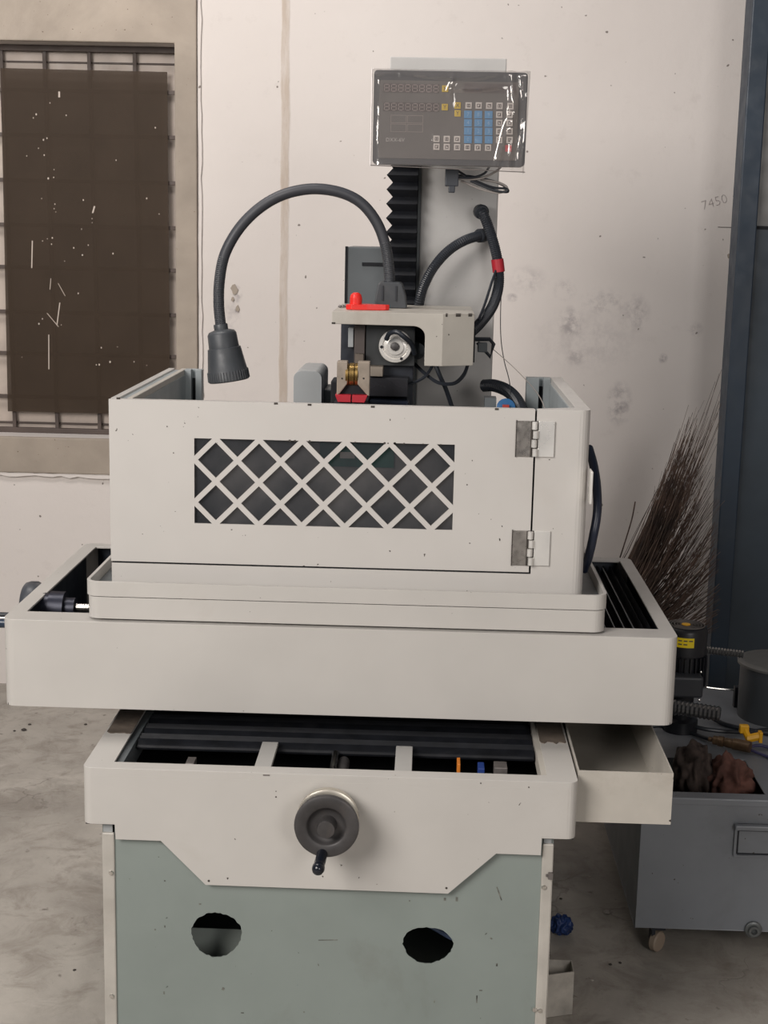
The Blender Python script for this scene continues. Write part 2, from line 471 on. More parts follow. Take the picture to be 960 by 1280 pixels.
# navy steel door at the right
DY = 4.6
dx0 = at(915, 400, DY).x
door = empty('door_1', (dx0 + .4, DY, 0)); tag(door, kind='structure')
dw = .058
dzp = at(950, 284, DY).z
MB().box(dx0, dx0 + dw, DY, DY + .11, 0, 3.2).build('door_stile', NAVY, door, bevel=.004)
MB().box(dx0 + dw, dx0 + .95, DY + .03, DY + .045, 0, dzp).build('door_panel', paint('navy_panel', (.030, .045, .062), .5, mott=.1), door)
MB().box(dx0 + dw, dx0 + .95, DY + .035, DY + .043, dzp + .004, 2.15).build('door_pane', paint('dusty_pane', (.17, .17, .165), .4, mott=.2, mscale=4), door)
MB().box(dx0 + dw, dx0 + .95, DY + .02, DY + .06, 2.15, 3.2).build('door_panel', NAVY, door)
MB().box(dx0 + dw, dx0 + .95, DY + .025, DY + .05, dzp - .006, dzp + .004).build('door_rail', BLACK, door)
MB().box(dx0 + .95, dx0 + 1.01, DY, DY + .11, 0, 3.2).build('door_stile', NAVY, door, bevel=.004)
wr = MB().box(2.1, 2.3, .8, WY, 0, 3.4); tag(wr.build('unseen_wall_right', paint('unseen_wall_dark', (.30, .27, .25), .8)), kind='structure')  # unseen wall, added dark to keep the right side darker

# ------------------------------------------------------------------ cutting machine
mc = tag(empty('cutting_machine', (-.15, 2.9, 0)), 'large cream and grey-green wire cutting machine with handwheel, tall column and sliding table', 'machine')
YB = 2.42; ZB = .659
AX0, AX1 = -.593, .284
# --- base cabinet
q = lambda px, py, Y=YB: (at(px, py, Y).x, at(px, py, Y).z)
cab = MB()
CX0, CX1 = at(127, 1040, YB + .012).x, at(692, 1060, YB + .012).x
CX0 += .001
cab.box(CX0, CX0 + .004, YB + .016, 3.35, .02, .55).box(CX1 - .004, CX1, YB + .016, 3.35, .02, .55).box(CX0, CX1, 3.35, 3.36, .02, .55).box(CX0 + .01, CX1 - .01, YB + .02, 3.35, .0, .02)
cabinet = cab.build('base_cabinet', GREENG, mc)


def ragged(px, py, rx, ry, Y, n=54):
    c = at(px, py, Y); k = Y / F_PX; out = []
    for i in range(n):
        a = 2 * PI * i / n; w = 1 + .03 * math.sin(3 * a + px) + random.uniform(-.03, .02) - .05 * max(0, noise.noise(Vector((a * 2.3, px, 0))))
        out.append((c.x + rx * k * w * math.cos(a), c.z + ry * k * w * math.sin(a)))
    return out


GY = YB + .012
sl = at(145, 1150, GY).x; sr = at(674, 1150, GY).x
pan = MB().ext([(sl, .01), (sr, .01), (sr, .56), (sl, .56)], [ragged(270.5, 1168, 34, 33, GY), ragged(534.5, 1181, 34, 27, GY)], 'Y', GY, GY + .002)
pan.build('front_panel', GREENG, cabinet)
ip = at(270, 1161, GY + .1)
MB().box(sl + .01, ip.x + .075, GY + .10, GY + .102, .1, ip.z).build('inner_plate', paint('inner_green', (.33, .37, .34), .6, mott=.1), cabinet)
MB().tube(pxspline([(505, 1150, GY + .06), (535, 1156, GY + .06), (565, 1172, GY + .06), (590, 1176, GY + .06)]), .005, 8).build('inner_cable', paint('blue_grey_cable', (.10, .14, .24), .4), cabinet, smooth=True)
for x0, x1, sx in ((CX0, sl, 139), (sr, CX1, 680)):
    st = MB(); zt = at(sx, 1054 if sx > 400 else 1040, GY).z
    st.box(x0, x1, GY - .004, GY + .003, .0, zt)
    MB().box(x0 + .002, x1 - .004, GY + .001, GY + .03, zt - .01, .5525).build('strip_head', GREY, cabinet)
    if sx > 400: st.box(x1 - .004, x1, GY - .004, GY + .03, .0, zt - .006)
    else: st.box(x0, x0 + .006, GY - .002, GY + .03, .0, zt - .03)
    st.build('corner_strip', paint('galvanised_cream', (.50, .475, .43), .4, .2, mott=.08, dirt=(.3, .25, .2), mscale=12), cabinet, bevel=.0025)
for px, py in ((139, 1091), (140, 1245), (680, 1109), (675, 1263), (668, 1262)):
    p = at(px, py, GY - .004)
    MB().lathe([(.0048, 0), (.0048, .001), (.0036, .0028), (0, .0034)], p, (0, -1, 0), 12).build('screw', CHROME, cabinet, smooth=True)
p = at(688, 1094, GY - .004); MB().box(p.x - .004, p.x + .004, p.y - .006, p.y, p.z - .006, p.z + .006).box(p.x - .008, p.x - .003, p.y - .004, p.y, p.z - .002, p.z + .002).build('latch', STEEL, cabinet)

sc_ = MB()
for px, py, w, l, an in ((410, 1175, 1.1, 26, 1.52), (624, 1117, 1.6, 20, -.35), (596, 1249, 1.6, 11, 0), (621, 1206, 2.2, 4, 0), (601, 1238, 4, 1.6, 0), (279, 1236, 3.5, 4, .4), (303, 1266, 4, 1.4, 0), (206, 1101, 1.8, 1.8, 0), (206, 1158, 1.5, 3, 0), (194, 1162, 1.8, 2, 0), (205, 1241, 1.5, 4, 0), (380, 1265, 1.8, 2, 0), (398, 1206, 3, 1, 1.3), (543, 1252, 1.5, 3, 0), (512, 1126, 1.6, 2, 0), (614, 1173, 3, 2, .5), (571, 1124, 3, 6, 0), (556, 1124, 3, 4, 0), (250, 1130, 3, 2, 0)):
    p = at(px, py, GY); k = GY / F_PX / 2; w *= k; l *= k; u_ = (math.cos(an) * w, -math.sin(an) * w); v_ = (math.sin(an) * l, math.cos(an) * l)
    sc_.ext([(p.x - u_[0] - v_[0], p.z - u_[1] - v_[1]), (p.x + u_[0] - v_[0], p.z + u_[1] - v_[1]), (p.x + u_[0] + v_[0], p.z + u_[1] + v_[1]), (p.x - u_[0] + v_[0], p.z - u_[1] + v_[1])], [], 'Y', GY - .0004, GY)
tag(sc_.build('paint_scratches', paint('scratch_mix', (.16, .16, .14), .6, mott=.4, mscale=60), cabinet), kind='stuff')

# --- saddle tray with its apron
apm = MB()
bib = [q(143.5, 1036), q(144.5, 1049), q(201, 1051), q(257, 1106), q(560, 1117), q(620, 1067), q(676, 1069), q(677, 1054)]
bib = [(AX0 + .017, ZB - .014), (AX0 + .017, .556), (bib[0][0], .556)] + bib[1:-1] + [(bib[-1][0], .556), (AX1 - .017, .556), (AX1 - .017, ZB - .014)]
MB().ext(bib, [], 'Y', YB - .0003, YB + .004).build('apron_plate', CREAM, mc)
# rounded side walls
zlo = .553
outer = rrect(AX0, AX1, YB, 3.30, .016, 6, 'ab')
inner = rrect(AX0 + .004, AX1 - .004, YB + .004, 3.296, .012, 6, 'ab')
apm.ext(outer, [inner], 'Z', zlo, ZB - .004)
OX0, OX1, OY0, OY1 = -.542, .231, YB + .032, 3.2
apm.ext(outer, [rrect(OX0, OX1, OY0, OY1, 0, 1, '')], 'Z', ZB - .004, ZB)
apron = apm.build('saddle_tray', CREAM, mc, bevel=.0018)
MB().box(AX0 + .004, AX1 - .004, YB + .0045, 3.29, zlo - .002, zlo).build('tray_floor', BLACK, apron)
for xa, xb in ((-.291, -.261), (-.040, -.009)):
    MB().box(xa, xb, OY0 - .002, 2.585, ZB - .010, ZB - .002).build('crossbar', paint('crossbar_grey', (.42, .41, .39), .45), apron, bevel=.001)
MB().box(OX0 - .002, OX0 + .012, OY0, 3.1, ZB - .05, ZB - .008).build('guide_edge', PLATE, apron)
MB().box(OX1 - .010, OX1 + .002, OY0, 3.1, ZB - .03, ZB - .001).build('guide_edge', CREAM2, apron)


def patch(x0, x1, y0, y1, rag):
    pl = [(x0, y1), (x0, y0 + .006)] + [(x0 + (x1 - x0) * (i + .5) / 9, y0 + random.uniform(-rag, rag)) for i in range(9)] + [(x1, y0 + .004), (x1, y1)]
    MB().ext(pl, [], 'Z', ZB + .0002, ZB + .0014).build('bare_metal_end', RUST, apron)


patch(AX0 + .004, OX0, 2.60, 3.0, .003); patch(OX1, AX1 - .004, 2.62, 3.0, .006)
acc = MB(); prof = []; y = 2.578; k = 0
while y < 2.80: prof.append((y, ZB - .008 if k % 2 else ZB - .018)); y += (.007 if k % 6 else .022); k += 1
prof2 = [(a, b - .0025) for a, b in prof][::-1]
acc.ext(prof + prof2, [], 'X', OX0 + .014, OX1 - .012)
acc.build('saddle_bellows', BELL, apron)
MB().tube([(OX0 + .016, 2.583, ZB - .018), (OX1 - .014, 2.583, ZB - .018)], .006, 8).build('bellows_edge', BELL, apron, smooth=True)
MB().box(AX0 + .02, AX1 - .02, 2.80, 3.28, ZB - .02, ZB - .002).build('saddle_block', DARK, apron)
p = at(415, 964, 2.47); MB().tube([(p.x, 2.43, ZB - .016), (p.x, 2.572, ZB - .016)], .006, 12).build('lead_screw', CHROME, apron, smooth=True)
MB().tube([(p.x + .016, 2.43, ZB - .032), (p.x + .016, 2.572, ZB - .032)], .011, 12).build('screw_sleeve', IRON, apron, smooth=True)
for px, w, mt, nm, dz in ((573, .003, ORNG, 'orange_wire', .02), (601, .006, paint('blue_plug', (.02, .05, .22), .4), 'blue_plug', .035), (625, .012, STEEL, 'terminal_block', .03), (235, .008, STEEL, 'terminal_block', .05)):
    p = onz(px, 955, ZB - .02); MB().box(p.x - w, p.x + w, 2.52, 2.555, zlo, ZB - dz * .5).build(nm, mt, apron, bevel=.001)
for px, py, r in ((261, 1101, .0022), (558, 1110, .0022), (345, 989, .001), (345, 996, .0014), (661, 984, .0012), (601, 979, .0012)):
    p = at(px, py, YB); MB().lathe([(r, 0), (r, .0006)], p, (0, -1, 0), 10).build('screw_hole', PIN, apron)
p = at(333, 969, YB); MB().box(p.x - .006, p.x + .006, YB - .0006, YB + .001, p.z - .0012, p.z + .0012).build('paint_chip', STEEL, apron)

# --- handwheel
hw = at(408, 1033.6, 2.352)
dial = MB().lathe([(.030, 0), (.030, -.012), (.052, -.014), (.0545, -.024), (.0545, -.034), (.050, -.036), (.03, -.036)], (hw.x, YB - .002, hw.z), (0, 1, 0), 48)
w_ = MB().lathe([(.012, .05), (.012, .012), (.050, .014), (.0555, .010), (.0565, .004), (.0555, -.0005), (.052, -.002), (.036, -.0015), (.033, .001), (.0315, .006), (.026, .010), (.018, .010), (.017, .004), (.0155, -.012), (.0150, -.0135), (.012, -.014), (0, -.014)], (hw.x, 2.352, hw.z), (0, 1, 0), 56)
wheel = w_.build('handwheel', IRON, mc, smooth=True)
dial.build('dial_ring', paint('dial_silver', (.62, .58, .50), .3, .8), wheel, smooth=True)
hp = at(402.5, 1068, 2.35)
MB().lathe([(.0098, .008), (.0098, -.004), (.0095, -.008), (.0096, -.020), (.0096, -.030), (.0088, -.034), (.0095, -.038), (.0108, -.043), (.0110, -.048), (.0095, -.054), (.005, -.0575), (0, -.0585)], hp, (0.06, 1, .10), 20).build('crank_handle', paint('gloss_black', (.008, .010, .016), .22), wheel, smooth=True)

# --- table housing (upper long box)
HX0, HX1, HY0, HY1, HZ0, HZ1 = -.783, .477, 2.60, 3.277, .707, .876
tbm = MB().ext(rrect(HX0, HX1, HY0, HY1, .022, 7), [rrect(HX0 + .004, HX1 - .004, HY0 + .004, HY1 - .004, .018, 7)], 'Z', HZ0, HZ1 - .004)
tbm.ext(rrect(HX0, HX1, HY0, HY1, .022, 7), [rrect(HX0 + .031, HX1 - .027, HY0 + .062, HY1 - .035, 0, 1, '')], 'Z', HZ1 - .004, HZ1)
housing = tbm.build('table_housing', CREAM, mc, bevel=.002)
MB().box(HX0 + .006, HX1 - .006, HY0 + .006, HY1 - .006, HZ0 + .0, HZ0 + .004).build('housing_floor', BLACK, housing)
LIN = paint('housing_shade_lining', (.018, .024, .036), .5)  # interior shade put into the colour of sheets added inside the walls
MB().box(HX0 + .0045, HX0 + .007, HY0 + .03, HY1 - .03, HZ0, HZ1 - .005).box(HX0 + .03, HX1 - .03, HY1 - .008, HY1 - .0045, HZ0, HZ1 - .005).box(HX1 - .008, HX1 - .0045, HY0 + .03, HY1 - .03, HZ0, HZ1 - .005).build('housing_shade_lining', LIN, housing)
bw = MB(); prof = []; x = .345; k = 0
while x < .452: prof.append((x, (HZ1 - .012 if k % 2 else HZ1 - .045))); x += .0075; k += 1
bw.ext(prof + [(a, b - .003) for a, b in prof][::-1], [], 'Y', HY0 + .03, HY1 - .03)
bw.build('table_bellows', BELL, housing)
for k in range(5):
    x = .352 + k * .019; MB().box(x, x + .0022, HY0 + .03, HY1 - .03, HZ1 - .018, HZ1 - .010 - .0016 * k).build('bellows_rib', PLATE, housing)
c = at(82, 752, 2.80)
MB().lathe([(.030, -.045), (.030, -.03), (.034, -.03), (.034, 0), (.022, 0), (.022, .02), (0, .02)], (c.x, 2.80, c.z - .014), (1, 0, 0), 24).build('shaft_coupling', paint('coupling_dark', (.018, .020, .034), .4, .4), housing, smooth=True)
sc = [Vector((c.x + .022 + i * .0012, 2.80, c.z - .012)) for i in range(90)]
MB().tube(sc, .009, 12, rf=lambda k: .009 if k % 4 < 2 else .0075).build('ball_screw', CHROME, housing)
wp = onx(44, 738, HX0 - .05)
tw = MB().lathe([(.045, -.024), (.050, -.020), (.053, -.010), (.053, .004), (.048, .012), (.018, .014), (.016, .05), (0, .05)], (HX0 - .05, wp.y, wp.z - .034), (1, 0, 0), 40)
tw.build('side_handwheel', paint('side_wheel_dark', (.05, .055, .065), .4), housing, smooth=True)
p = at(4, 775, 2.70)
MB().lathe([(.010, 0), (.010, .30)], (-1.08, 2.70, p.z - .0055), (1, 0, 0), 16).build('side_rod', paint('navy_rod', (.02, .035, .065), .35), housing, smooth=True)
MB().lathe([(.005, 0), (.005, .30)], (-1.08, 2.70, p.z + .0105), (1, 0, 0), 12).build('side_rod', DARK, housing, smooth=True)
MB().lathe([(.0035, 0), (.0035, .30)], (-1.08, 2.698, p.z + .0048), (1, 0, 0), 12).build('side_rod', CHROME, housing, smooth=True)
# supports under the housing, out of sight
MB().box(-.45, .15, 2.80, 3.25, ZB - .004, HZ0 + .001).build('slide_block', DARK, mc)

# --- table top and splash tray
TX0, TX1, TY0, TY1 = -.628, .344, 2.609, 3.245
ttp = MB().ext(rrect(TX0 + .003, TX1 - .002, TY0 + .001, TY1, .024, 8), [], 'Z', HZ1 + .004, .9212)
ttp.build('table_plate', CREAM, mc, bevel=.002)
st = MB().ext(rrect(TX0, TX1, TY0, TY1, .026, 8), [rrect(TX0 + .006, TX1 - .006, TY0 + .006, TY1 - .006, .021, 8)], 'Z', .9228, .951)
st.build('splash_tray', CREAM, mc, bevel=.0016)
MB().ext(rrect(TX0 + .005, TX1 - .005, TY0 + .005, TY1 - .005, .02, 8), [], 'Z', .9235, .9300).build('tray_floor', PLATE, mc)  # dark sheet: shade between lip and guard is put into its colour
MB().ext(rrect(TX0 + .008, TX1 - .006, TY0 + .005, TY1 - .005, .02, 8), [], 'Z', .9205, .9234).build('tray_gasket', BLACK, mc)
MB().box(TX0 + .03, TX1 - .03, TY0 + .03, TY1 - .03, HZ0 + .004, HZ1 + .002).build('slide_block', DARK, mc)

# --- column
KX0, KX1, KY = -.026, .152, 3.42
column = MB().box(KX0, KX1, KY, 3.78, .02, 1.975).build('column', COLM, mc, bevel=.004)
MB().box(-.080, KX0, KY + .04, 3.78, .02, 1.95).build('column_side', DARK, column)
MB().box(-.103, .160, KY - .01, 3.78, 1.95, 1.990).build('column_cap', COLM, column, bevel=.002)
MB().box(KX0 - .006, KX0, KY - .012, KY + .04, 1.2, 1.95).build('way_cover_edge', PLATE, column)
fold = MB(); z = 1.36; k = 0; pr = []
while z < 1.95:
    pr.append(z); z += .016
for i in range(len(pr) - 1):
    a = 0 if i % 2 else .014; b = .014 if i % 2 else 0
    z0, z1 = pr[i], pr[i + 1]
    xs0, xs1 = -.104 + a, -.104 + b
    ya, yb = KY - .05 + a, KY - .05 + b
    fold.add([(xs0, ya, z0), (KX0 - .007, ya, z0), (xs0, KY + .04, z0), (xs1, yb, z1), (KX0 - .007, yb, z1), (xs1, KY + .04, z1)], [(0, 1, 4, 3), (0, 3, 5, 2)])
fold.build('column_bellows', BELL, column)
MB().box(-.197, -.103, KY + .03, 3.70, 1.0, 1.565).build('motor_cover', PLATE, column, bevel=.003)
MB().box(-.2, -.194, KY + .028, KY + .04, 1.0, 1.566).build('cover_edge', BLACK, column)
MB().box(-.160, -.104, KY + .026, KY + .031, 1.522, 1.530).build('cover_slot', BLACK, column)
MB().box(-.30, .20, 3.38, 3.90, .02, .62).build('column_foot', GREENG, mc, bevel=.004)
MB().box(-.12, .17, 3.30, 3.42, .02, .60).build('column_foot', GREENG, mc)

# --- head
HYF = 3.0; HT = 1.4355
hd = MB()
arc = [(-.007 - .024 + .024 * math.cos(a), 1.391 + .021 * math.sin(a)) for a in [i * PI / 2 / 6 for i in range(7)]]
hd.ext([(-.199, HT), (-.199, 1.413)] + arc[::-1] + [(-.007, 1.331), (.029, 1.331), (.029, HT)], [], 'Y', HYF, HYF + .003)
hd.ext([(-.199, HYF), (.029, HYF), (.0945, HYF + .035), (.0945, 3.34), (-.199, 3.34)], [], 'Z', HT, HT + .003)
hd.ext([(.029, HYF), (.0945, HYF + .035), (.0945, 3.30), (.0915, 3.30), (.0915, HYF + .037), (.029, HYF + .003)], [], 'Z', 1.331, HT)
hood = hd.build('head_hood', CREAM2, mc, bevel=.0012)
for t_, w in ((.08, .06), (.40, .16), (.80, .12)):
    for zz, dd in ((HT - .003, -.0006), (HT + .0026, .003)):
        xa, ya = .029 + .0655 * t_, HYF + .035 * t_; xb, yb = .029 + .0655 * (t_ + w), HYF + .035 * (t_ + w)
        MB().ext([(xa, ya - .0008), (xb, yb - .0008), (xb, yb + .003), (xa, ya + .003)], [], 'Z', zz, zz + .0011 + (.0035 if zz < HT else 0)).build('paint_chip', PIN, hood)
for px, py in ((418, 393.5),): 
    p = at(px, py, HYF); MB().box(-.1995, -.192, HYF - .0008, HYF, 1.4125, 1.4165).build('paint_chip', PIN, hood)
blk = MB().box(-.185, -.030, 3.08, 3.42, 1.12, 1.425).box(-.030, .02, 3.14, 3.42, 1.36, 1.425)
head = blk.build('head_block', paint('dark_head_casting', (.022, .026, .036), .45, .2, mott=.2, mscale=20), mc, bevel=.002)
MB().box(-.131, -.028, 3.055, 3.08, 1.325, 1.425).build('guide_plate', paint('mount_dark', (.045, .048, .05), .4, .3), head, bevel=.001)
MB().box(-.155, -.133, 3.05, 3.08, 1.33, 1.425).build('worn_bracket', paint('brown_bracket', (.07, .055, .05), .5), head, bevel=.001)
MB().box(-.168, -.157, 3.05, 3.08, 1.362, 1.402).build('steel_block', GREY, head, bevel=.001)
MB().box(-.152, -.134, 3.03, 3.05, 1.312, 1.350).build('brown_block', RUST, head, bevel=.001)
MB().box(-.121, -.093, 3.02, 3.08, 1.305, 1.325).build('clamp_block', paint('clamp', (.26, .22, .18), .5), head, bevel=.001)
MB().box(-.121, -.040, 3.03, 3.08, 1.262, 1.302).build('lower_block', paint('lb', (.03, .03, .035), .3), head, bevel=.002)
MB().box(-.120, -.037, 2.99, 3.08, 1.16, 1.258).build('lower_block', paint('lb2', (.012, .016, .026), .2), head, bevel=.004)
MB().box(-.125, -.093, 2.95, 3.0, 1.21, 1.236).build('pale_block', paint('pale', (.27, .28, .28), .5), head)
MB().box(-.197, -.180, 2.96, 3.04, 1.20, 1.30).build('side_knob', BLACK, head, bevel=.003)
FL = paint('polished_flange', (.88, .85, .80), .25, .45, mott=.03)
c = at(494, 433, 3.035)
sp = MB().lathe([(.030, .02), (.0345, .018), (.0345, .002), (.0335, 0), (.0265, -.0005), (.026, .002), (.0245, .002), (.024, 0), (.018, -.001), (.0175, -.004), (.010, -.0045), (.0095, -.002), (0, -.002)], c, (0, 1, 0), 40)
spn = sp.build('spindle_flange', FL, head, smooth=True)
MB().lathe([(.0085, 0), (.0085, -.007), (.007, -.008), (0, -.008)], c, (0, 1, 0), 20).build('spindle_nose', IRON, head, smooth=True)
for a in (.3, 2.2, 3.2, 5.2):
    q_ = c + Vector((.0285 * math.cos(a), -.001, .0285 * math.sin(a)))
    MB().lathe([(.0032, .003), (.0032, -.0008), (0, -.0008)], q_, (0, 1, 0), 10).build('bolt', BLACK, head)
MB().tube(pxspline([(483, 424, 3.02), (487, 417, 3.01), (496, 415, 3.0), (505, 421, 3.0), (514, 430, 3.02), (518, 442, 3.04)]), .0052, 10).build('black_lever', HOSEM, head, smooth=True)
MB().lathe([(.018, 0), (.018, .02), (.012, .021), (0, .021)], at(521, 438, 3.10), (0, -1, 0), 20).build('round_knob', PLATE, head, smooth=True)
# wire guide
gd = MB(); zt = 1.350
GYF = 2.90
for (a, b) in ((421, 434), (447, 462)):
    xa, xb = at(a, 470, GYF).x, at(b, 470, GYF).x; zt = at(440, 452, GYF).z; zb = at(440, 495, GYF).z
    xi = xb if a < 440 else xa; xo = xa if a < 440 else xb; s_ = 1 if a < 440 else -1
    pl = [(xo, zb), (xo, zt), (xi, zt), (xi, zt - .045), (xo + s_ * .006, zb + .004)]
    g1 = MB().ext(pl if a < 440 else pl[::-1], [], 'Y', GYF, GYF + .03).build('guide_cheek', TANP, head, bevel=.002)
    p = at((a + b) / 2 + (0 if a < 440 else 0), 473, GYF); MB().lathe([(.0018, 0), (.0018, .001)], p, (0, -1, 0), 8).build('bolt', BLACK, head)
for a in (436.5, 443.5):
    p = at(a, 468, GYF + .02)
    MB().lathe([(.014, -.0070), (.023, -.0065), (.023, -.001), (.018, 0), (.023, .001), (.023, .0065), (.014, .0070)], p, (1, 0, 0), 28).build('brass_roller', BRASS, head, smooth=True)
xa, xb = at(421, 490, GYF).x, at(460, 490, GYF).x
MB().ext([(xa, at(440, 497, GYF).z), (xb, at(440, 497, GYF).z), (xb - .018, at(440, 476, GYF).z), (xa + .018, at(440, 476, GYF).z)], [], 'Y', GYF + .012, GYF + .03).build('guide_body', BLACK, head)
for s_, (a, b) in ((0, (418.5, 438.5)), (1, (440, 459.5))):
    z1, z0 = at(440, 494, GYF - .01).z, at(440, 503, GYF - .01).z; x0, x1 = at(a, 498, GYF - .01).x, at(b, 498, GYF - .01).x
    MB().ext([(x0 + (.006 if not s_ else 0), z0), (x1 - (.006 if s_ else 0), z0), (x1, z1), (x0, z1)], [], 'Y', GYF - .01, GYF + .03).build('red_base', REDT, head, bevel=.001)
MB().box(-.185, -.12, GYF, 3.09, 1.15, at(440, 503, GYF).z).build('guide_arm', DARK, head)
MB().box(-.16, -.06, 3.0, 3.35, 1.12, 1.16).build('guide_arm', DARK, head)
# handle bracket on the head's right side
MB().tube([at(594, 424, 3.15), at(612, 424, 3.15), at(617, 430, 3.15), at(613, 446, 3.15), at(597, 428, 3.15)], .0045, 8).build('lever_bracket', HOSEM, head, smooth=True)
MB().box(at(597, 434, 3.15).x, at(609, 434, 3.15).x, 3.14, 3.16, at(600, 440, 3.15).z, at(600, 428, 3.15).z).build('lever_knob', PLATE, head, bevel=.002)
MB().box(.0945, .100, 3.12, 3.2, 1.33, 1.40).build('side_plate', BLACK, head)
# wire spool housing behind the guard
s0, s1 = at(367, 480, 3.10).x, at(402, 480, 3.10).x; zt = at(385, 464, 3.10).z
dr = MB().ext(rrect(s0, s1, 1.0, zt, .016, 6, 'cd'), [], 'Y', 3.10, 3.30)
dr.build('spool_cover', GREY, mc, bevel=.002)
MB().box(s1, s1 + .022, 3.16, 3.28, 1.0, zt - .045).build('spool_bracket', PLATE, mc, bevel=.003)
MB().box(s0, -.12, 3.05, 3.33, .93, 1.0).build('spool_bracket', DARK, mc)

# ------------------------------------------------------------------ splash guard
GX0, GX1, GF, GB = -.587, .302, 2.65, 3.277
Z0, Z1 = .9305, 1.288
sg = tag(empty('splash_guard', (-.14, 2.96, Z0)), 'open-topped cream sheet-metal splash guard with diamond lattice window and two chrome hinges', 'guard')
dxs = .199
g = MB()
g.ext([(GX0 + .002, Z0), (dxs + .003, Z0), (dxs + .003, .9785), (GX0 + .002, .9785)], [], 'Y', GF + .001, GF + .020)
g.box(GX0 + .01, dxs - .01, GF + .012, GF + .02, Z0, .9785)
g.ext([(dxs + .0035, GF), (GX1 - .020, GF)] + [(GX1 - .020 + .020 * math.sin(a), GF + .020 - .020 * math.cos(a)) for a in [i * PI / 12 for i in range(1, 7)]] + [(GX1, GB), (GX1 - .026, GB), (GX1 - .026, GF + .045), (dxs + .0035, GF + .012)], [], 'Z', Z0, Z1)
g.build('guard_frame', GUARDM, sg, bevel=.002)
MB().ext([(GX0 + .002, Z0), (GX1 - .020, Z0), (GX1 - .020, Z1 - .002), (dxs + .0035, Z1 - .002), (dxs + .0035, .9785), (GX0 + .002, .9785)], [], 'Y', GF - .0003, GF + .004).build('front_rail', GUARDM, sg)
# left side wall: outer sheet and inner sheet with channel between
MB().box(GX0, GX0 + .014, GF + .021, GB, Z0, Z1).build('side_sheet', GUARDM, sg, bevel=.0015)
MB().box(GX0 + .014, GX0 + .034, GF + .021, GB, Z0, Z1 - .004).build('side_sheet', INNER, sg)
MB().box(GX0 + .030, GX0 + .041, GF + .021, GB, Z0, Z1).build('side_sheet', CREAM2, sg, bevel=.0015)
MB().box(GX0 + .0412, GX0 + .043, GF + .03, GB - .03, Z0, Z1 - .012).build('inner_lining', INNER, sg)
MB().box(GX1 - .029, GX1 - .0262, GF + .055, GB - .02, Z0, Z1 - .012).build('inner_lining', INNER, sg)
# rear end posts with slots
MB().ext([(GX0 + .041, GB - .03), (GX0 + .056, GB - .03), (GX0 + .056, GB - .012), (GX0 + .066, GB - .012), (GX0 + .066, GB - .03), (GX0 + .080, GB - .03), (GX0 + .080, GB), (GX0 + .041, GB)][::-1], [], 'Z', Z0, Z1).build('rear_post', INNER, sg, bevel=.001)
MB().box(GX0 + .0565, GX0 + .0655, GB - .014, GB - .0125, Z0, Z1 - .02).build('post_slot', BLACK, sg)
MB().ext([(GX1 - .080, GB - .03), (GX1 - .052, GB - .03), (GX1 - .052, GB - .012), (GX1 - .042, GB - .012), (GX1 - .042, GB - .03), (GX1 - .026, GB - .03), (GX1 - .026, GB), (GX1 - .080, GB)][::-1], [], 'Z', Z0, Z1).build('rear_post', INNER, sg, bevel=.001)
MB().box(GX1 - .0515, GX1 - .0425, GB - .014, GB - .0125, Z0, Z1 - .02).build('post_slot', BLACK, sg)
# door with lattice
LX0, LX1, LZ0, LZ1 = -.428, .054, 1.0585, 1.2190
pu = (LX1 - LX0) / 6; pv = (LZ1 - LZ0) / 2; ins = .0049


def clip(poly, ax, lim, keep_less):
    out = []
    for i in range(len(poly)):
        a, b = poly[i], poly[(i + 1) % len(poly)]
        ia = (a[ax] <= lim) == keep_less or a[ax] == lim; ib = (b[ax] <= lim) == keep_less or b[ax] == lim
        if ia: out.append(a)
        if ia != ib:
            t = (lim - a[ax]) / (b[ax] - a[ax]); p = [a[0] + t * (b[0] - a[0]), a[1] + t * (b[1] - a[1])]; p[ax] = lim; out.append(tuple(p))
    return out


holes = []
h = pu / 2 - ins * 1.41; hv = pv / 2 - ins * 1.41
for j in range(0, 5):
    for i in range(-1, 8):
        cu_ = i + (.5 if j % 2 else 0); cv_ = j * .5
        cx_, cz_ = LX0 + cu_ * pu, LZ0 + cv_ * pv
        d = [(cx_ - h, cz_), (cx_, cz_ - hv), (cx_ + h, cz_), (cx_, cz_ + hv)]
        for ax, lim, less in ((0, LX0, False), (0, LX1, True), (1, LZ0, False), (1, LZ1, True)):
            if d: d = clip(d, ax, lim, less)
        if len(d) >= 3:
            ar = abs(sum(d[k][0] * d[(k + 1) % len(d)][1] - d[(k + 1) % len(d)][0] * d[k][1] for k in range(len(d)))) / 2
            if ar > 5e-5:
                dd = [d[0]]
                for p_ in d[1:]:
                    if abs(p_[0] - dd[-1][0]) + abs(p_[1] - dd[-1][1]) > 1e-5: dd.append(p_)
                holes.append(dd)
dm = MB().ext([(GX0 + .001, .982), (dxs, .982), (dxs, Z1), (GX0 + .001, Z1)], holes, 'Y', GF - .001, GF + .0025)
dm.box(GX0 + .002, dxs - .001, GF + .0025, GF + .020, Z1 - .003, Z1 - .0005).box(GX0 + .002, dxs - .001, GF + .0185, GF + .0205, Z1 - .05, Z1 - .0005)
dor = dm.build('guard_door', GUARDM, sg)
MB().box(GX0, GX0 + .006, GF + .002, GF + .021, .982, Z1 - .001).build('door_edge', GUARDM, dor, bevel=.001)
MB().box(LX0 - .02, LX1 + .02, GF + .006, GF + .009, LZ0 - .02, LZ1 + .02).build('smoked_pane', ACRY, dor)
MB().box(LX0 - .02, LX1 + .02, GF + .06, GF + .063, LZ0 - .02, LZ1 + .06).build('inner_screen', paint('inner_screen_grey', (.42, .385, .365), .5, mott=.3, mscale=10), dor)
p = at(433, 570, GF + .058)
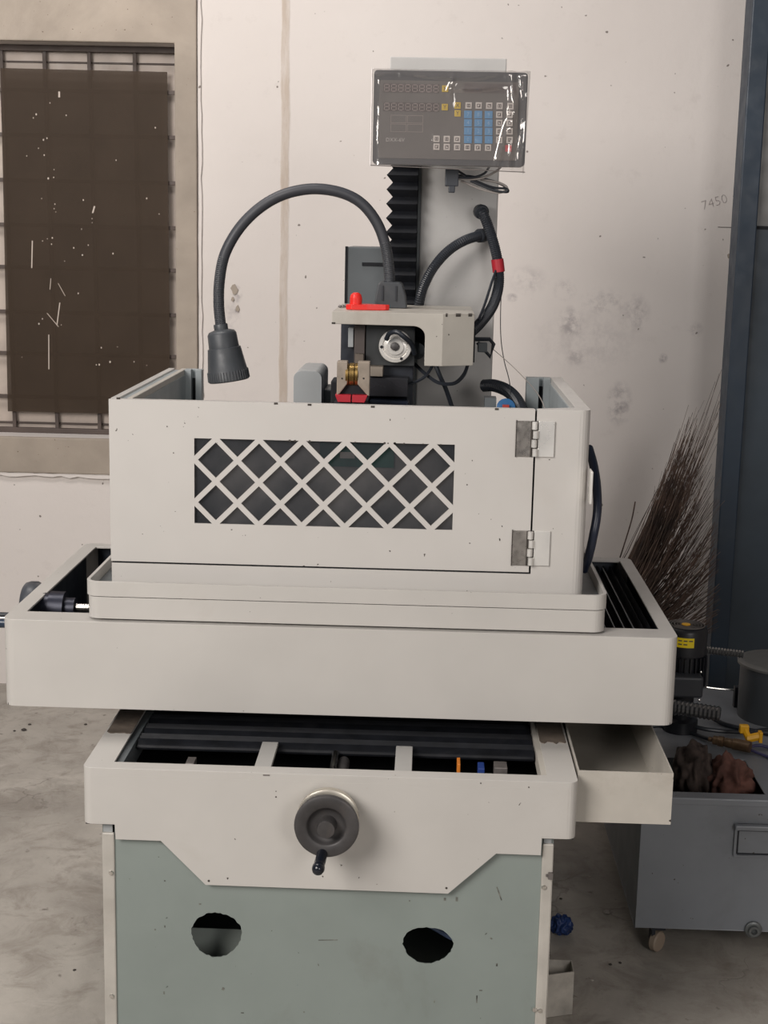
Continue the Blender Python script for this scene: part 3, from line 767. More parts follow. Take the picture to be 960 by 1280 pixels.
MB().box(p.x - .05, p.x + .09, GF + .056, GF + .059, p.z - .02, p.z + .025).build('green_sheet', paint('green_sheet', (.03, .22, .16), .5, mott=.3), dor)
MB().box(p.x - .012, p.x + .016, GF + .0545, GF + .0555, p.z - .004, p.z + .008).build('pale_reflection', paint('pale_reflection', (.7, .65, .6), .6), dor)  # pale reflection spot, painted as a small plate behind the pane
# black inner sheet visible through seams
MB().box(dxs - .01, dxs + .01, GF + .008, GF + .011, .95, Z1 - .004).build('seam_backing', BLACK, sg)
MB().box(GX0 + .003, dxs + .003, GF + .004, GF + .012, .9785, .982).build('seam_backing', BLACK, sg)
for px, py in ((345, 503.5), (387, 505), (466, 507.5), (621, 510.5), (148, 497)):
    p = at(px, py, GF); MB().box(p.x - .0035, p.x + .0035, GF - .0016, GF, p.z - .003, p.z + .0005).build('paint_chip', PIN, dor)
for _ in range(16):
    px = random.uniform(300, 560); p = at(px, 552 + (px - 300) * .028, GF); r = random.uniform(.001, .0028)
    MB().ext([(p.x + r * math.cos(a), LZ1 - .0005 + r * math.sin(a)) for a in (0, 1.1, 2.2, 3.3, 4.6)], [], 'Y', GF - .0014, GF - .001).build('paint_chip', PIN, dor)
for px, py in ((209, 533), (217, 566), (308, 597), (312, 736)):
    p = at(px, py, GF); MB().lathe([(.0012, 0), (.0012, .0006)], p + Vector((0, -.001, 0)), (0, -1, 0), 7).build('paint_chip', PIN, dor)
for zc in (1.2335, 1.0285):
    hx = dxs + .001; hh = .033
    hg = empty('hinge', (hx, GF, zc)); hg.parent = sg; hg.location = Vector((hx, GF, zc)) - WORLD['splash_guard']; WORLD[hg.name] = Vector((hx, GF, zc))
    MB().box(hx - .034, hx - .006, GF - .004, GF - .001, zc - hh, zc + hh).build('hinge_leaf', paint('dim_reflection_chrome', (.42, .39, .36), .3, .8, mott=.15, mscale=40), hg, bevel=.0008)  # same chrome as the right leaf, its dimmer reflection put into the colour
    MB().box(hx + .006, hx + .036, GF - .004, GF - .0005, zc - hh, zc + hh).build('hinge_leaf', HINGE, hg, bevel=.0008)
    MB().box(hx - .008, hx - .0055, GF - .0042, GF - .0038, zc - hh, zc + hh).box(hx - .035, hx - .0335, GF - .0045, GF - .001, zc - hh - .001, zc + hh + .001).build('hinge_groove', PIN, hg)
    for k in range(4):
        za = zc - hh + k * hh / 2 + .0008; zb = za + hh / 2 - .0016
        MB().lathe([(.0035, 0), (.0052, .0006), (.0052, zb - za - .0006), (.0035, zb - za)], (hx + (-.001 if k % 2 else .0012), GF - .005, za), (0, 0, 1), 14).build('hinge_knuckle', HINGE, hg, smooth=True)
    MB().box(hx - .006, hx + .006, GF - .0025, GF - .0012, zc - hh, zc + hh).build('hinge_shadow_gap', PIN, hg)
p = onx(738, 608, GX1 + .002); MB().box(GX1, GX1 + .004, p.y - .02, p.y + .02, p.z - .03, p.z + .03).build('side_catch', HINGE, sg, bevel=.001)

# ------------------------------------------------------------------ side bin
BX0, BX1, BY0, BY1 = AX1 + .004, .458, YB + .05, 3.08
b0, b1 = at(780, 1029, BY0).z, at(780, 965, BY0).z
bn = MB().ext([(BX0, BY0), (BX1, BY0), (BX1, BY1), (BX0, BY1)], [[(BX0 + .0025, BY0 + .0025), (BX1 - .0025, BY0 + .0025), (BX1 - .0025, BY1 - .0025), (BX0 + .0025, BY1 - .0025)]], 'Z', b0, b1)
bn.box(BX0 + .001, BX1 - .001, BY0 + .001, BY1 - .001, b0, b0 + .003)
bin_ = tag(bn.build('metal_bin', CREAM2), 'open cream sheet-metal bin hung on the right side of the machine base', 'bin')

# ------------------------------------------------------------------ display console
DYF = 3.13
dc = tag(empty('display_console', (.03, DYF + .03, 1.74)), 'grey digital readout console with blue, white and yellow keys on the machine column', 'display')
d0 = at(468, 90, DYF); d1 = at(657, 204, DYF)
cx0, cx1, cz1, cz0 = at(466.5, 150, DYF).x, at(658, 150, DYF).x, at(560, 89, DYF).z, at(560, 206.5, DYF).z
MB().ext(rrect(cx0, cx1, cz0, cz1, .008, 4), [], 'Y', DYF, DYF + .05).build('console_case', paint('console_dark_grey', (.050, .052, .060), .45, mott=.05), dc, bevel=.003)
MB().ext(rrect(cx0 + .012, cx1 - .018, cz0 + .012, cz1 - .020, .004, 3), [], 'Y', DYF - .002, DYF).build('face_panel', paint('console_face', (.125, .112, .106), .5, mott=.05), dc)
SEG = paint('unlit_segment', (.33, .27, .25), .5); DSP = paint('display_window', (.11, .09, .09), .3); WK = paint('white_key', (.62, .56, .52), .5); BK = paint('blue_key', (.09, .27, .50), .45)
YK = paint('yellow_key', (.62, .42, .04), .45); RK = paint('red_key', (.5, .05, .06), .45); INK = paint('key_ink', (.09, .07, .07), .6)
DF = DYF - .002
for xa, xb, ya, yb in ((479, 549, 104, 116.5), (479, 549, 127.5, 140), (580, 645, 104, 117)):
    a, b = at(xa, ya, DF), at(xb, yb, DF)
    dsp = MB().box(a.x, b.x, DF - .0006, DF, b.z, a.z).build('readout_window', DSP, dc)
    nd = 8; wd = (b.x - a.x) / nd; hgt = a.z - b.z; sg_ = MB()
    for i in range(nd):
        x0 = a.x + i * wd + wd * .2; x1 = a.x + (i + 1) * wd - wd * .14; zt_ = a.z - hgt * .12; zb_ = b.z + hgt * .12; zm = (zt_ + zb_) / 2; t_ = .0013; sk = .0015
        for z_ in (zt_, zm, zb_): sg_.box(x0 + t_, x1 - t_, DF - .0012, DF - .0006, z_ - t_ / 2, z_ + t_ / 2)
        for xx in (x0, x1):
            for z_ in ((zt_ + zm) / 2, (zb_ + zm) / 2): sg_.box(xx - t_ / 2, xx + t_ / 2, DF - .0012, DF - .0006, z_ - hgt * .15, z_ + hgt * .15)
    sg_.build('segment_digits', SEG if xa < 500 else DSP, dsp)
W_ = [(585.7, 132), (598.4, 132), (611.5, 132.3), (624.5, 132.5), (638, 132.8)] + [(x, y) for x in (624, 637) for y in (143.4, 153.7, 164.3, 175)] + \
     [(545.6 + 12.9 * i, 183.5 + .25 * i) for i in range(6)] + [(545.6 + 12.9 * i, 173.6 + .25 * i) for i in range(3)]
keys = [(x, y, WK, '') for x, y in W_]
for r_, row in enumerate(('789', '456', '123', '0.-')):
    for c_, ch in enumerate(row): keys.append((585 + 12.9 * c_, 143.2 + 10.4 * r_ + .2 * c_, BK, ch))
keys += [(556.5, 111, YK, 'X'), (556, 134, YK, 'Y'), (572, 132, YK, 'X'), (572, 141.8, YK, 'Y'), (635.5, 185.5, RK, '')]
glyph = ['m', '=', 'c', '+', 'a', 'x', 'n', 'o', 'i', 'h', 'u', 'z', 's', 'w', 'k', 'v', 'e', 'r', 'f', 'd', 'b', 't']
for i, (x, y, mt, ch) in enumerate(keys):
    p = at(x, y, DF); r = .0066 if mt is not BK else .0082; rz = .0066 if mt is not BK else .0078
    kk = MB().box(p.x - r, p.x + r, DF - .0022, DF, p.z - rz, p.z + rz).build('key', mt, dc, bevel=.0006)
    if ch: text_mesh(ch, .011, paint('pale_ink', (.25, .42, .60), .5) if mt is BK else INK, kk, (p.x, DF - .0025, p.z), 'key_symbol', depth=.0002)
    elif mt is WK:
        s_ = .0034
        gm = MB(); a_ = i % 4
        gm.ext([(p.x - s_, p.z - s_), (p.x + s_, p.z - s_), (p.x + s_, p.z + s_), (p.x - s_, p.z + s_)], [[(p.x - s_ + .0012, p.z - s_ + .0012), (p.x + s_ - .0012 - (a_ == 1) * .002, p.z - s_ + .0012), (p.x + s_ - .0012, p.z + s_ - .0012 - (a_ == 2) * .002), (p.x - s_ + .0012, p.z + s_ - .0012)]], 'Y', DF - .0026, DF - .0022)
        if a_ in (0, 3): gm.box(p.x - .0008, p.x + .0008, DF - .0026, DF - .0022, p.z - s_, p.z + s_)
        gm.build('key_symbol', INK, kk)
# tool diagram outline
ga, gb = at(488, 143, DF), at(529, 166, DF)
gm = MB()
for i in range(2):
    for j in range(2):
        x0 = ga.x + i * (gb.x - ga.x) / 2 + .001; x1 = x0 + (gb.x - ga.x) / 2 - .002; z1_ = ga.z - j * (ga.z - gb.z) / 2 - .001; z0_ = z1_ - (ga.z - gb.z) / 2 + .002
        gm.ext([(x0, z0_), (x1, z0_), (x1, z1_), (x0, z1_)], [[(x0 + .0008, z0_ + .0008), (x1 - .0008, z0_ + .0008), (x1 - .0008, z1_ - .0008), (x0 + .0008, z1_ - .0008)]], 'Y', DF - .0005, DF)
gm.build('tool_diagram', SEG, dc)
text_mesh('DXX-6V', .011, paint('pale_print', (.5, .46, .44), .5), dc, (at(494, 175, DF).x, DF - .0003, at(494, 175, DF).z), 'lettering')
MB().box(-.02, .05, DYF + .05, KY, 1.80, 1.86).build('wall_bracket', PLATE, dc, bevel=.002)

# clear plastic bag over it
bx0, bx1 = at(463.5, 150, DYF - .02).x, at(662, 150, DYF - .02).x
bz1, bz0 = at(560, 86, DYF - .015).z, at(560, 208, DYF - .015).z
nx, nz = 90, 60; vs = []; fs = []
for j in range(nz + 1):
    for i in range(nx + 1):
        u, v = i / nx, j / nz
        x = bx0 + (bx1 - bx0) * u; z = bz0 + (bz1 - bz0) * v
        e = min(u, 1 - u, .5 * (1 - v)) ; edge = max(0, 1 - e / .05)
        y = DYF - .014 + .004 * noise.noise(Vector((x * 12, z * 12, 0))) + .0010 * noise.noise(Vector((x * 40, z * 26, 3)))
        # a diagonal crease lower right
        dd = (u - (.80 + .17 * v)) ; y -= .016 * math.exp(-(dd / .020) ** 2) * max(0, 1 - abs(v - .38) / .42)
        dd = (v - (.80 + .1 * (u - .6))); y -= .008 * math.exp(-(dd / .02) ** 2) * max(0, 1 - abs(u - .66) / .2)
        y += .016 * edge ** 2
        if u > .86: y -= .006 * math.sin((u - .86) / .14 * 9 + 1.5 * noise.noise(Vector((0, z * 9, 0))))
        dd = (v - (.93 + .02 * math.sin(u * 9))); y -= .004 * math.exp(-(dd / .02) ** 2)
        dd = (u - .50 - .05 * noise.noise(Vector((z * 20, 0, 0)))); y -= .007 * math.exp(-(dd / .012) ** 2) * max(0, 1 - abs(v - .80) / .22)
        if v < .04: z -= .010 * u ** 4 * (1 - v / .04)
        if u > .95: x -= .006 * (1 - v) * (u - .95) / .05
        vs.append((x, y, z))
for j in range(nz):
    for i in range(nx): a = j * (nx + 1) + i; fs.append((a, a + 1, a + nx + 2, a + nx + 1))
bag = MB().add(vs, fs)
ring = [i for i in range(nx + 1)]                     # sides and top go back round the case
left = [j * (nx + 1) for j in range(nz + 1)]; right = [j * (nx + 1) + nx for j in range(nz + 1)]; top = [nz * (nx + 1) + i for i in range(nx + 1)]
for line in (left, right, top):
    n0 = len(bag.v)
    for k in line: v_ = bag.v[k]; bag.v.append(Vector((v_.x, DYF + .062, v_.z)))
    for k in range(len(line) - 1): bag.f.append((line[k], line[k + 1], n0 + k + 1, n0 + k))
bg = bag.build('plastic_cover', BAG, loc=(.03, DYF + .02, bz0), smooth=True)
tag(bg, 'clear creased plastic bag pulled over the digital readout console', 'plastic cover')
MB().tube([Vector((bx0, DYF, bz0)), Vector((bx1 - .004, DYF, bz0 - .008))], .001, 6).build('bag_hem', paint('hem', (.2, .18, .17), .4), bg)
MB().tube([Vector((bx0, DYF + .001, bz0)), Vector((bx0, DYF + .001, bz1))], .0015, 6).build('bag_seam', paint('seam_film', (.75, .7, .68), .3), bg)

# plug and leads under the console
pl = tag(empty('signal_cable', (.06, 3.2, 1.70)), 'looped grey signal leads and black plug hanging under the console', 'cable')
a = at(565, 225, 3.2)
MB().box(a.x - .015, a.x + .014, 3.19, 3.215, at(565, 233, 3.2).z, at(565, 211, 3.2).z).box(a.x - .007, a.x + .007, 3.19, 3.21, at(565, 241, 3.2).z, at(565, 232, 3.2).z).build('plug', paint('plug_dark', (.04, .045, .055), .45), pl, bevel=.002)
CABG = paint('grey_lead', (.34, .31, .29), .5)
for i, ls in enumerate(([(570, 222), (590, 222), (605, 217), (612, 208)], [(572, 224), (600, 223), (620, 214), (628, 206)], [(573, 214), (590, 224), (615, 234), (633, 236), (630, 240), (612, 236), (588, 226)],
                        [(576, 226), (600, 236), (622, 241), (634, 236), (625, 229), (600, 224)], [(571, 219), (592, 221), (618, 227), (632, 234), (634, 240), (615, 238)])):
    MB().tube(pxspline([(x, y, 3.2 + .006 * i) for x, y in ls]), .0026, 6).build('lead', CABG if i % 2 else HOSEM, pl, smooth=True)

# ------------------------------------------------------------------ work lamp on the hood
LY = 3.2
lp = at(487, 384, LY)
lamp = tag(empty('work_lamp', (lp.x, LY, HT + .003)), 'black gooseneck work lamp with cone head arching over from the machine head', 'lamp')
a0, a1 = at(468, 380, LY).x, at(509, 380, LY).x; t0, t1 = at(473, 355, LY).x, at(503, 355, LY).x; zt = at(488, 352, LY).z
MB().ext([(a0, HT + .0035), (a1, HT + .0035), (a1 - .003, zt - .03), (t1, zt - .004), (t1 - .005, zt), (t0 + .005, zt), (t0, zt - .004), (a0 + .003, zt - .03)], [], 'Y', LY - .03, LY + .03).build('lamp_base', LAMPM, lamp, bevel=.004)
MB().box((t0 + t1) / 2 - .017, (t0 + t1) / 2 - .014, LY - .033, LY - .03, zt - .04, zt - .008).box((t0 + t1) / 2 + .012, (t0 + t1) / 2 + .015, LY - .033, LY - .03, zt - .04, zt - .008).build('base_rib', DARK, lamp)
npts = pxspline([(487, 354, LY), (486.5, 340, LY), (483, 312, LY), (473, 282, LY), (456, 258, LY), (435, 244, LY), (408, 237, LY), (380, 237, LY), (350, 245, LY), (322, 262, LY), (298, 287, LY), (281, 318, LY), (274.5, 350, LY), (273.5, 380, LY), (276, 408, LY)])
MB().tube(npts, .0118, 14).build('gooseneck', paint('neck_sleeve', (.040, .042, .050), .5, mott=.06), lamp, smooth=True)
nlow = [p for p in npts if p.x < -.41 and p.z < at(281, 318, LY).z]
corrug(MB(), nlow, .0126, .0042, .0016, 14).build('ribbed_neck', LAMPM, lamp)
nup = [p for p in npts if p.x > -.2 and p.z < at(482, 300, LY).z]
corrug(MB(), nup, .0126, .0042, .0016, 14).build('ribbed_neck', LAMPM, lamp)
h0, h1 = at(275.5, 405, LY), at(286.5, 476, LY)
ax = (h1 - h0); L_ = ax.length
prof = [(.0145, 0), (.0155, .002), (.0155, .012), (.018, .013), (.028, .016), (.032, .022), (.0335, .052), (.0365, .053), (.037, .056), (.0435, L_ * .80), (.0445, L_ * .81), (.0455, L_ - .002), (.043, L_), (.030, L_ - .004), (.028, L_ - .02), (0, L_ - .02)]
lh = MB().lathe(prof, h0, ax, 40).build('lamp_head', LAMPM, lamp, smooth=True)
kn = MB(); axn = ax.normalized(); u = axn.orthogonal().normalized(); v = axn.cross(u)
for i in range(44):
    a = 2 * PI * i / 44; dr_ = u * math.cos(a) + v * math.sin(a)
    kn.tube([h0 + axn * L_ * .82 + dr_ * .0448, h0 + axn * (L_ - .003) + dr_ * .0458], .0012, 5)
kn.build('knurled_ring', LAMPM, lh)

# red plastic clamp on the hood
rc = MB(); RYc = 3.10
k0, k1 = at(433, 389, RYc).x, at(487, 389, RYc).x
rc.ext([(k0, 3.075), (k0 + .012, 3.065), (k0 + .045, 3.068), (k1 - .008, 3.078), (k1, 3.084), (k1 - .006, 3.09), (k1, 3.098), (k1 - .012, 3.104), (k0 + .035, 3.12), (k0 + .008, 3.115)], [], 'Z', HT + .0035, HT + .0145)
rc.lathe([(.013, 0), (.013, .016), (.011, .022), (.006, .026), (0, .027)], (k0 + .020, 3.098, HT + .012), (0, 0, 1), 20)
tag(rc.build('plastic_fitting', RED, bevel=.0015), 'red plastic lever fitting lying on top of the machine head', 'fitting')
gs = MB()
for i in range(14):
    c_ = Vector((-.185 + random.uniform(-.012, .03), 3.16 + random.uniform(-.015, .05), HT + .0045)); r = random.uniform(.002, .005)
    gs.lathe([(r * .6, -.001), (r, .001), (r * .5, r)], c_, (random.uniform(-.3, .3), random.uniform(-.3, .3), 1), 6)
tag(gs.build('metal_scraps', STEEL), 'small dark metal scraps on the head beside the red fitting', 'scraps', kind='stuff')

# ------------------------------------------------------------------ conduits, cords
def conduit(name, lst, r, label, cat='hose', mat=HOSEM, ends=True, n=10, pitch=.0045, depth=.0013):
    pts = pxspline(lst)
    e = tag(empty(name, pts[-1]), label, cat)
    corrug(MB(), pts, r, pitch, depth, 12).build('ribbed_sleeve', mat, e)
    if ends:
        d = (pts[0] - pts[1]).normalized()
        MB().lathe([(r * 1.15, 0), (r * 1.35, .003), (r * 1.35, .02), (r * 1.1, .023)], pts[0] - d * .008, -d, 16).build('end_fitting', DARK, e, smooth=True)
    return e


c1 = conduit('cable_conduit', [(599, 264, 3.40), (603, 266, 3.37), (611, 285, 3.36), (619, 312, 3.36), (623, 335, 3.36), (623, 358, 3.35), (616, 382, 3.32), (602, 402, 3.28), (588, 416, 3.24)], .0125, 'black conduit with red tape curving down the right side of the column')
p0, p1 = at(621.5, 324, 3.36), at(623.5, 340, 3.36)
MB().tube([p0, (p0 + p1) / 2, p1], .0142, 14).build('red_tape', REDT, c1, smooth=True)
conduit('cable_conduit', [(607, 294, 3.405), (598, 295, 3.38), (580, 301, 3.35), (560, 314, 3.34), (543, 333, 3.33), (531, 355, 3.33), (525, 374, 3.33), (523, 388, 3.34)], .0118, 'black conduit bending from column front down behind the lamp base')
conduit('cable_conduit', [(604, 482, 3.30), (618, 482, 3.28), (635, 489, 3.24), (647, 502, 3.2), (656, 522, 3.16)], .0145, 'thick black hose dipping into the splash guard at right of the column', ends=False)
o = MB().tube(spline([onx(736, 560, .318), onx(742, 582, .324), onx(746, 610, .328), onx(746.5, 640, .328), onx(742, 668, .322), onx(736, 695, .316), onx(730, 712, .312)], 8), .0085, 12).build('rubber_hose', paint('navy_rubber', (.014, .02, .04), .3), smooth=True)
tag(o, 'dark rubber hose bowing out beside the right outer side of the splash guard', 'hose')


def cord(name, lst, r, label, mat=HOSEM, cat='cord'):
    o = MB().tube(pxspline(lst), r, 6).build(name, mat, smooth=True); return tag(o, label, cat)


cord('power_cable', [(598, 400, 3.25), (606, 380, 3.3), (615, 352, 3.33), (620, 338, 3.35)], .003, 'thin black cable running up inside the curve of the taped conduit', cat='cable')
cord('power_cable', [(515, 452, 3.1), (535, 470, 3.08), (550, 479, 3.07), (568, 479, 3.08), (580, 468, 3.12), (586, 452, 3.16)], .0042, 'black cable hanging in a loop under the right end of the machine head', cat='cable')
cord('power_cable', [(543, 452, 3.10), (550, 470, 3.1), (558, 488, 3.12), (566, 512, 3.14)], .005, 'black cable dropping straight from the head into the splash guard', cat='cable')
cord('power_cable', [(500, 485, 3.06), (518, 478, 3.07), (532, 470, 3.07), (542, 455, 3.1)], .0035, 'short black cable crossing from the dark lower block up to the head', cat='cable')
cord('thin_wire', [(628, 350, 3.36), (626, 380, 3.34), (626, 420, 3.3), (630, 450, 3.26), (637, 478, 3.22), (638, 505, 3.2)], .0010, 'thin black wire hanging from the taped conduit into the guard', cat='wire')
cord('thin_wire', [(616, 436, 3.15), (645, 462, 2.95), (672, 492, 2.72), (683, 516, 2.66)], .0008, 'thin slanting thread from the head lever to the guard door', mat=paint('thread', (.25, .22, .2), .6), cat='wire')
bl = at(632, 506, 3.1)
tg = empty('connector_bundle', (bl.x, 3.1, 1.0)); tag(tg, 'blue and red connectors just showing over the guard edge beside the column', 'connector')
MB().lathe([(.020, 0), (.020, .02), (.012, .022), (0, .022)], (bl.x, 3.1, bl.z - .012), (0, -1, .5), 16).build('blue_connector', paint('blue_conn', (.03, .12, .28), .4), tg, smooth=True)
MB().box(bl.x - .008, bl.x + .006, 3.07, 3.08, bl.z - .01, bl.z + .003).build('red_connector', paint('red_conn', (.4, .05, .04), .4), tg)
MB().box(bl.x - .045, bl.x - .02, 3.1, 3.14, 1.0, bl.z + .014).build('grey_block', PLATE, tg)
MB().box(bl.x - .03, bl.x + .02, 3.105, 3.135, .9305, bl.z - .012).build('connector_stand', DARK, tg)

# ------------------------------------------------------------------ coolant tank
TY = 3.05
tX0 = at(799, 1070, TY).x; tX1 = 1.25; tz0 = at(800, 1160, TY).z; tz1 = at(900, 998, TY).z; tYB = 3.85
tk = tag(empty('coolant_tank', ((tX0 + tX1) / 2, 3.4, 0)), 'low grey steel coolant tank on casters at the right of the machine', 'tank')
body = MB()
body.box(tX0, tX1, TY, TY + .003, tz0, tz1 - .004).box(tX0, tX0 + .003, TY + .003, tYB, tz0, tz1 - .004).box(tX1 - .003, tX1, TY + .003, tYB, tz0, tz1 - .004).box(tX0, tX1, tYB, tYB + .003, tz0, tz1 - .004).box(tX0, tX1, TY, tYB, tz0, tz0 + .003)
oR = onz(956, 992, tz1).x; oRb = onz(936, 950, tz1); oF = onz(900, 991, tz1).y
body.ext([(tX0 - .003, TY - .003), (tX1 + .003, TY - .003), (tX1 + .003, tYB + .003), (tX0 - .003, tYB + .003)], [[(tX0 + .04, oF), (oR, oF), (oR, oRb.y), (tX0 + .04, oRb.y)]], 'Z', tz1 - .004, tz1)
body.box(tX0 - .003, tX1 + .003, TY - .004, TY - .0005, tz1 - .016, tz1 - .001)
body.build('tank_body', TANKM, tk, bevel=.0015)
MB().box(tX0 + .038, oR + .002, oRb.y, oRb.y + .003, tz1 - .06, tz1 - .004).build('opening_rim', GREY, tk)
hx0, hx1, hz0, hz1 = at(917, 1050, TY).x, at(917, 1050, TY).x + .16, at(940, 1071, TY).z, at(940, 1029, TY).z
hd_ = MB().ext(rrect(hx0, hx1, hz0, hz1, .006, 3), [rrect(hx0 + .006, hx1 - .006, hz0 + .006, hz1 - .014, .004, 3)], 'Y', TY - .006, TY - .0002).build('carry_handle', TANKM, tk, bevel=.0015)
MB().box(hx0 - .002, hx1 + .002, TY - .018, TY, hz1 - .012, hz1).build('handle_lip', TANKM, hd_, bevel=.003)
MB().box(hx0 + .005, hx1 - .005, TY - .0012, TY - .0003, hz0 + .005, hz1 - .012).build('handle_gap', DARK, hd_)
MB().box(hx0 + .010, hx1 - .010, TY - .004, TY, hz0 + .010, hz1 - .018).build('handle_recess', TANKM, hd_, bevel=.001)
p = at(941, 1161, TY)
MB().lathe([(.019, 0), (.019, .006), (.016, .008), (.012, .008), (.012, .016), (.007, .016), (.006, .006), (0, .006)], p, (0, -1, 0), 24).build('drain_plug', paint('plug_grey', (.16, .17, .17), .4, .5), tk, smooth=True)
MB().box(tX0 + .02, tX0 + .10, TY + .02, TY + .09, tz0 - .004, tz0).build('caster_plate', GREY, tk)
for cxx, cyy in ((at(821, 1175, TY + .04).x, TY + .04), (tX1 - .08, TY + .05), (tX1 - .08, tYB - .08), (tX0 + .07, tYB - .08)):
    ct = empty('caster', (cxx, cyy, 0)); ct.parent = tk; ct.location = Vector((cxx, cyy, 0)) - WORLD[tk.name]; WORLD[ct.name] = Vector((cxx, cyy, 0))
    MB().lathe([(.021, -.009), (.024, -.006), (.024, .006), (.021, .009)], (cxx, cyy, .024), (.75, -.65, 0), 20).build('caster_wheel', CASTW, ct, smooth=True)
    d_ = Vector((.75, -.65, 0)).normalized() * -.0135
    MB().box(cxx + d_.x - .004, cxx + d_.x + .004, cyy + d_.y - .02, cyy + d_.y + .02, .018, tz0 - .004).box(cxx - .016, cxx + .016, cyy - .016, cyy + .016, max(tz0 - .016, .05), tz0).build('caster_fork', DARK, ct)


def cloth(name, c, s, mat, label, seed, cat='rag', fold=1.):
    bm = bmesh.new(); bmesh.ops.create_icosphere(bm, subdivisions=5, radius=1)
    for v_ in bm.verts:
        d = v_.co.copy(); n_ = noise.fractal(d * 1.3 + Vector((seed, 0, 0)), 1, 2, 3)
        rdg = 1 - abs(noise.noise(d * 2.6 + Vector((0, seed, 0)))) * 2
        k = 1 + .16 * n_ * fold + .10 * (rdg - .5) * fold + .11 * math.sin(9 * d.x * math.cos(seed) + 9 * d.y * math.sin(seed) + 4 * noise.noise(d * 1.8 + Vector((seed, seed, 0)))) + .02 * noise.noise(d * 8)
        v_.co = Vector((d.x * s[0] * k, d.y * s[1] * k, d.z * s[2] * k))
    zm = min(v_.co.z for v_ in bm.verts)
    me = bpy.data.meshes.new(name); bm.to_mesh(me); bm.free(); me.materials.append(mat); smooth_mesh(me, 3)
    o = bpy.data.objects.new(name, me); COL.objects.link(o); o.location = Vector(c) - Vector((0, 0, zm)) ; WORLD[o.name] = Vector(c)
    return tag(o, label, cat)


for px, py, Y, s, mat, lb, sd in ((868, 972, 3.24, (.044, .062, .068), RAGB, 'crumpled dark brown rag standing in the tank opening next to the bin', 3.1),
                                  (911, 975, 3.20, (.050, .068, .058), RAGR, 'reddish brown stained rag in the right half of the tank opening', 8.7)):
    p = at(px, py, Y); cloth('rag', (p.x, Y, tz1 - .085), s, mat, lb, sd)
MB().box(tX0 + .01, oR + .05, TY + .01, oRb.y + .1, tz1 - .115, tz1 - .105).build('inner_shelf', DARK, tk)

# pump motor
PY = 3.50
pc = at(858, 781, PY); pz = tz1
pm = tag(empty('pump_motor', (pc.x, PY, pz)), 'black pump motor with round fan cover and yellow warning label behind the tank opening', 'motor')
R_ = .0535
zt = pc.z
BLKM = paint('motor_black', (.011, .012, .016), .38, mott=.12)
MB().lathe([(R_ * .9, zt - pz - .16), (R_ * .92, zt - pz - .072), (R_, zt - pz - .070), (R_, zt - pz - .012), (R_ * .94, zt - pz - .003), (R_ * .85, zt - pz), (0, zt - pz)], (pc.x, PY, pz), (0, 0, 1), 36).build('fan_cover', BLKM, pm, smooth=True)
for k in range(5):
    MB().lathe([(R_ * (.25 + .14 * k), 0), (R_ * (.25 + .14 * k), .0016), (R_ * (.30 + .14 * k), .0016), (R_ * (.30 + .14 * k), 0)], (pc.x, PY, zt + .0003), (0, 0, 1), 28).build('grill_ring', STEEL, pm)
MB().lathe([(.011, 0), (.011, .002), (0, .002)], (pc.x - .002, PY - .006, zt + .002), (0, 0, 1), 16).build('yellow_emblem', YEL, pm)
for k in range(26):
    a = 2 * PI * k / 26; c_ = Vector((pc.x + R_ * .94 * math.cos(a), PY + R_ * .94 * math.sin(a), 0)); t_ = Vector((-math.sin(a), math.cos(a), 0)) * .0015; n_ = Vector((math.cos(a), math.sin(a), 0)) * .006
    MB().add([c_ + t_ * sx + n_ * sy_ + Vector((0, 0, z_)) for z_ in (zt - .15, zt - .073) for sx, sy_ in ((-1, -1), (1, -1), (1, 1), (-1, 1))], [(0, 1, 2, 3), (4, 7, 6, 5), (0, 4, 5, 1), (1, 5, 6, 2), (2, 6, 7, 3), (3, 7, 4, 0)]).build('cooling_fin', BLKM, pm)
lb_ = MB(); za, zb_ = at(855, 810, PY - R_).z, at(855, 798, PY - R_).z; ang = [-PI / 2 + t for t in (-.6, -.42, -.25, -.08, .08, .22)]
lv = [(pc.x + (R_ + .0008) * math.cos(a), PY + (R_ + .0008) * math.sin(a), z_) for z_ in (za, zb_) for a in ang]
lb_.add(lv, [(i, i + 1, i + 7, i + 6) for i in range(5)]); lb_.build('warning_label', paint('label_yellow', (1.0, .72, .01), .5), pm)
for r_, (z_, n_) in enumerate(((.65, 3), (.28, 2))):
    for k in range(n_):
        a = -PI / 2 - .5 + .24 * k; zz = za + (zb_ - za) * z_
        x0, y0 = pc.x + (R_ + .0014) * math.cos(a), PY + (R_ + .0014) * math.sin(a); x1, y1 = pc.x + (R_ + .0014) * math.cos(a + .17), PY + (R_ + .0014) * math.sin(a + .17)
        MB().add([(x0, y0, zz), (x1, y1, zz), (x1, y1, zz + .003), (x0, y0, zz + .003)], [(0, 1, 2, 3)]).build('label_print', INK, pm)
MB().box(pc.x - .05, pc.x + .035, PY - .085, PY - .03, at(855, 872, PY - .08).z, at(855, 846, PY - .08).z).build('terminal_box', paint('terminal_dark', (.035, .038, .045), .5), pm, bevel=.006)
MB().lathe([(R_ * .8, 0), (R_ * .8, .03), (R_ * .55, .035), (R_ * .55, zt - pz - .15)], (pc.x, PY, pz), (0, 0, 1), 28).build('pump_neck', BLKM, pm, smooth=True)
for px, py in ((876, 840), (874, 875)):
    p = at(px, py, PY - .06); MB().lathe([(.003, 0), (.003, .003), (0, .004)], p, (0, -1, 0), 10).build('bolt', CHROME, pm)

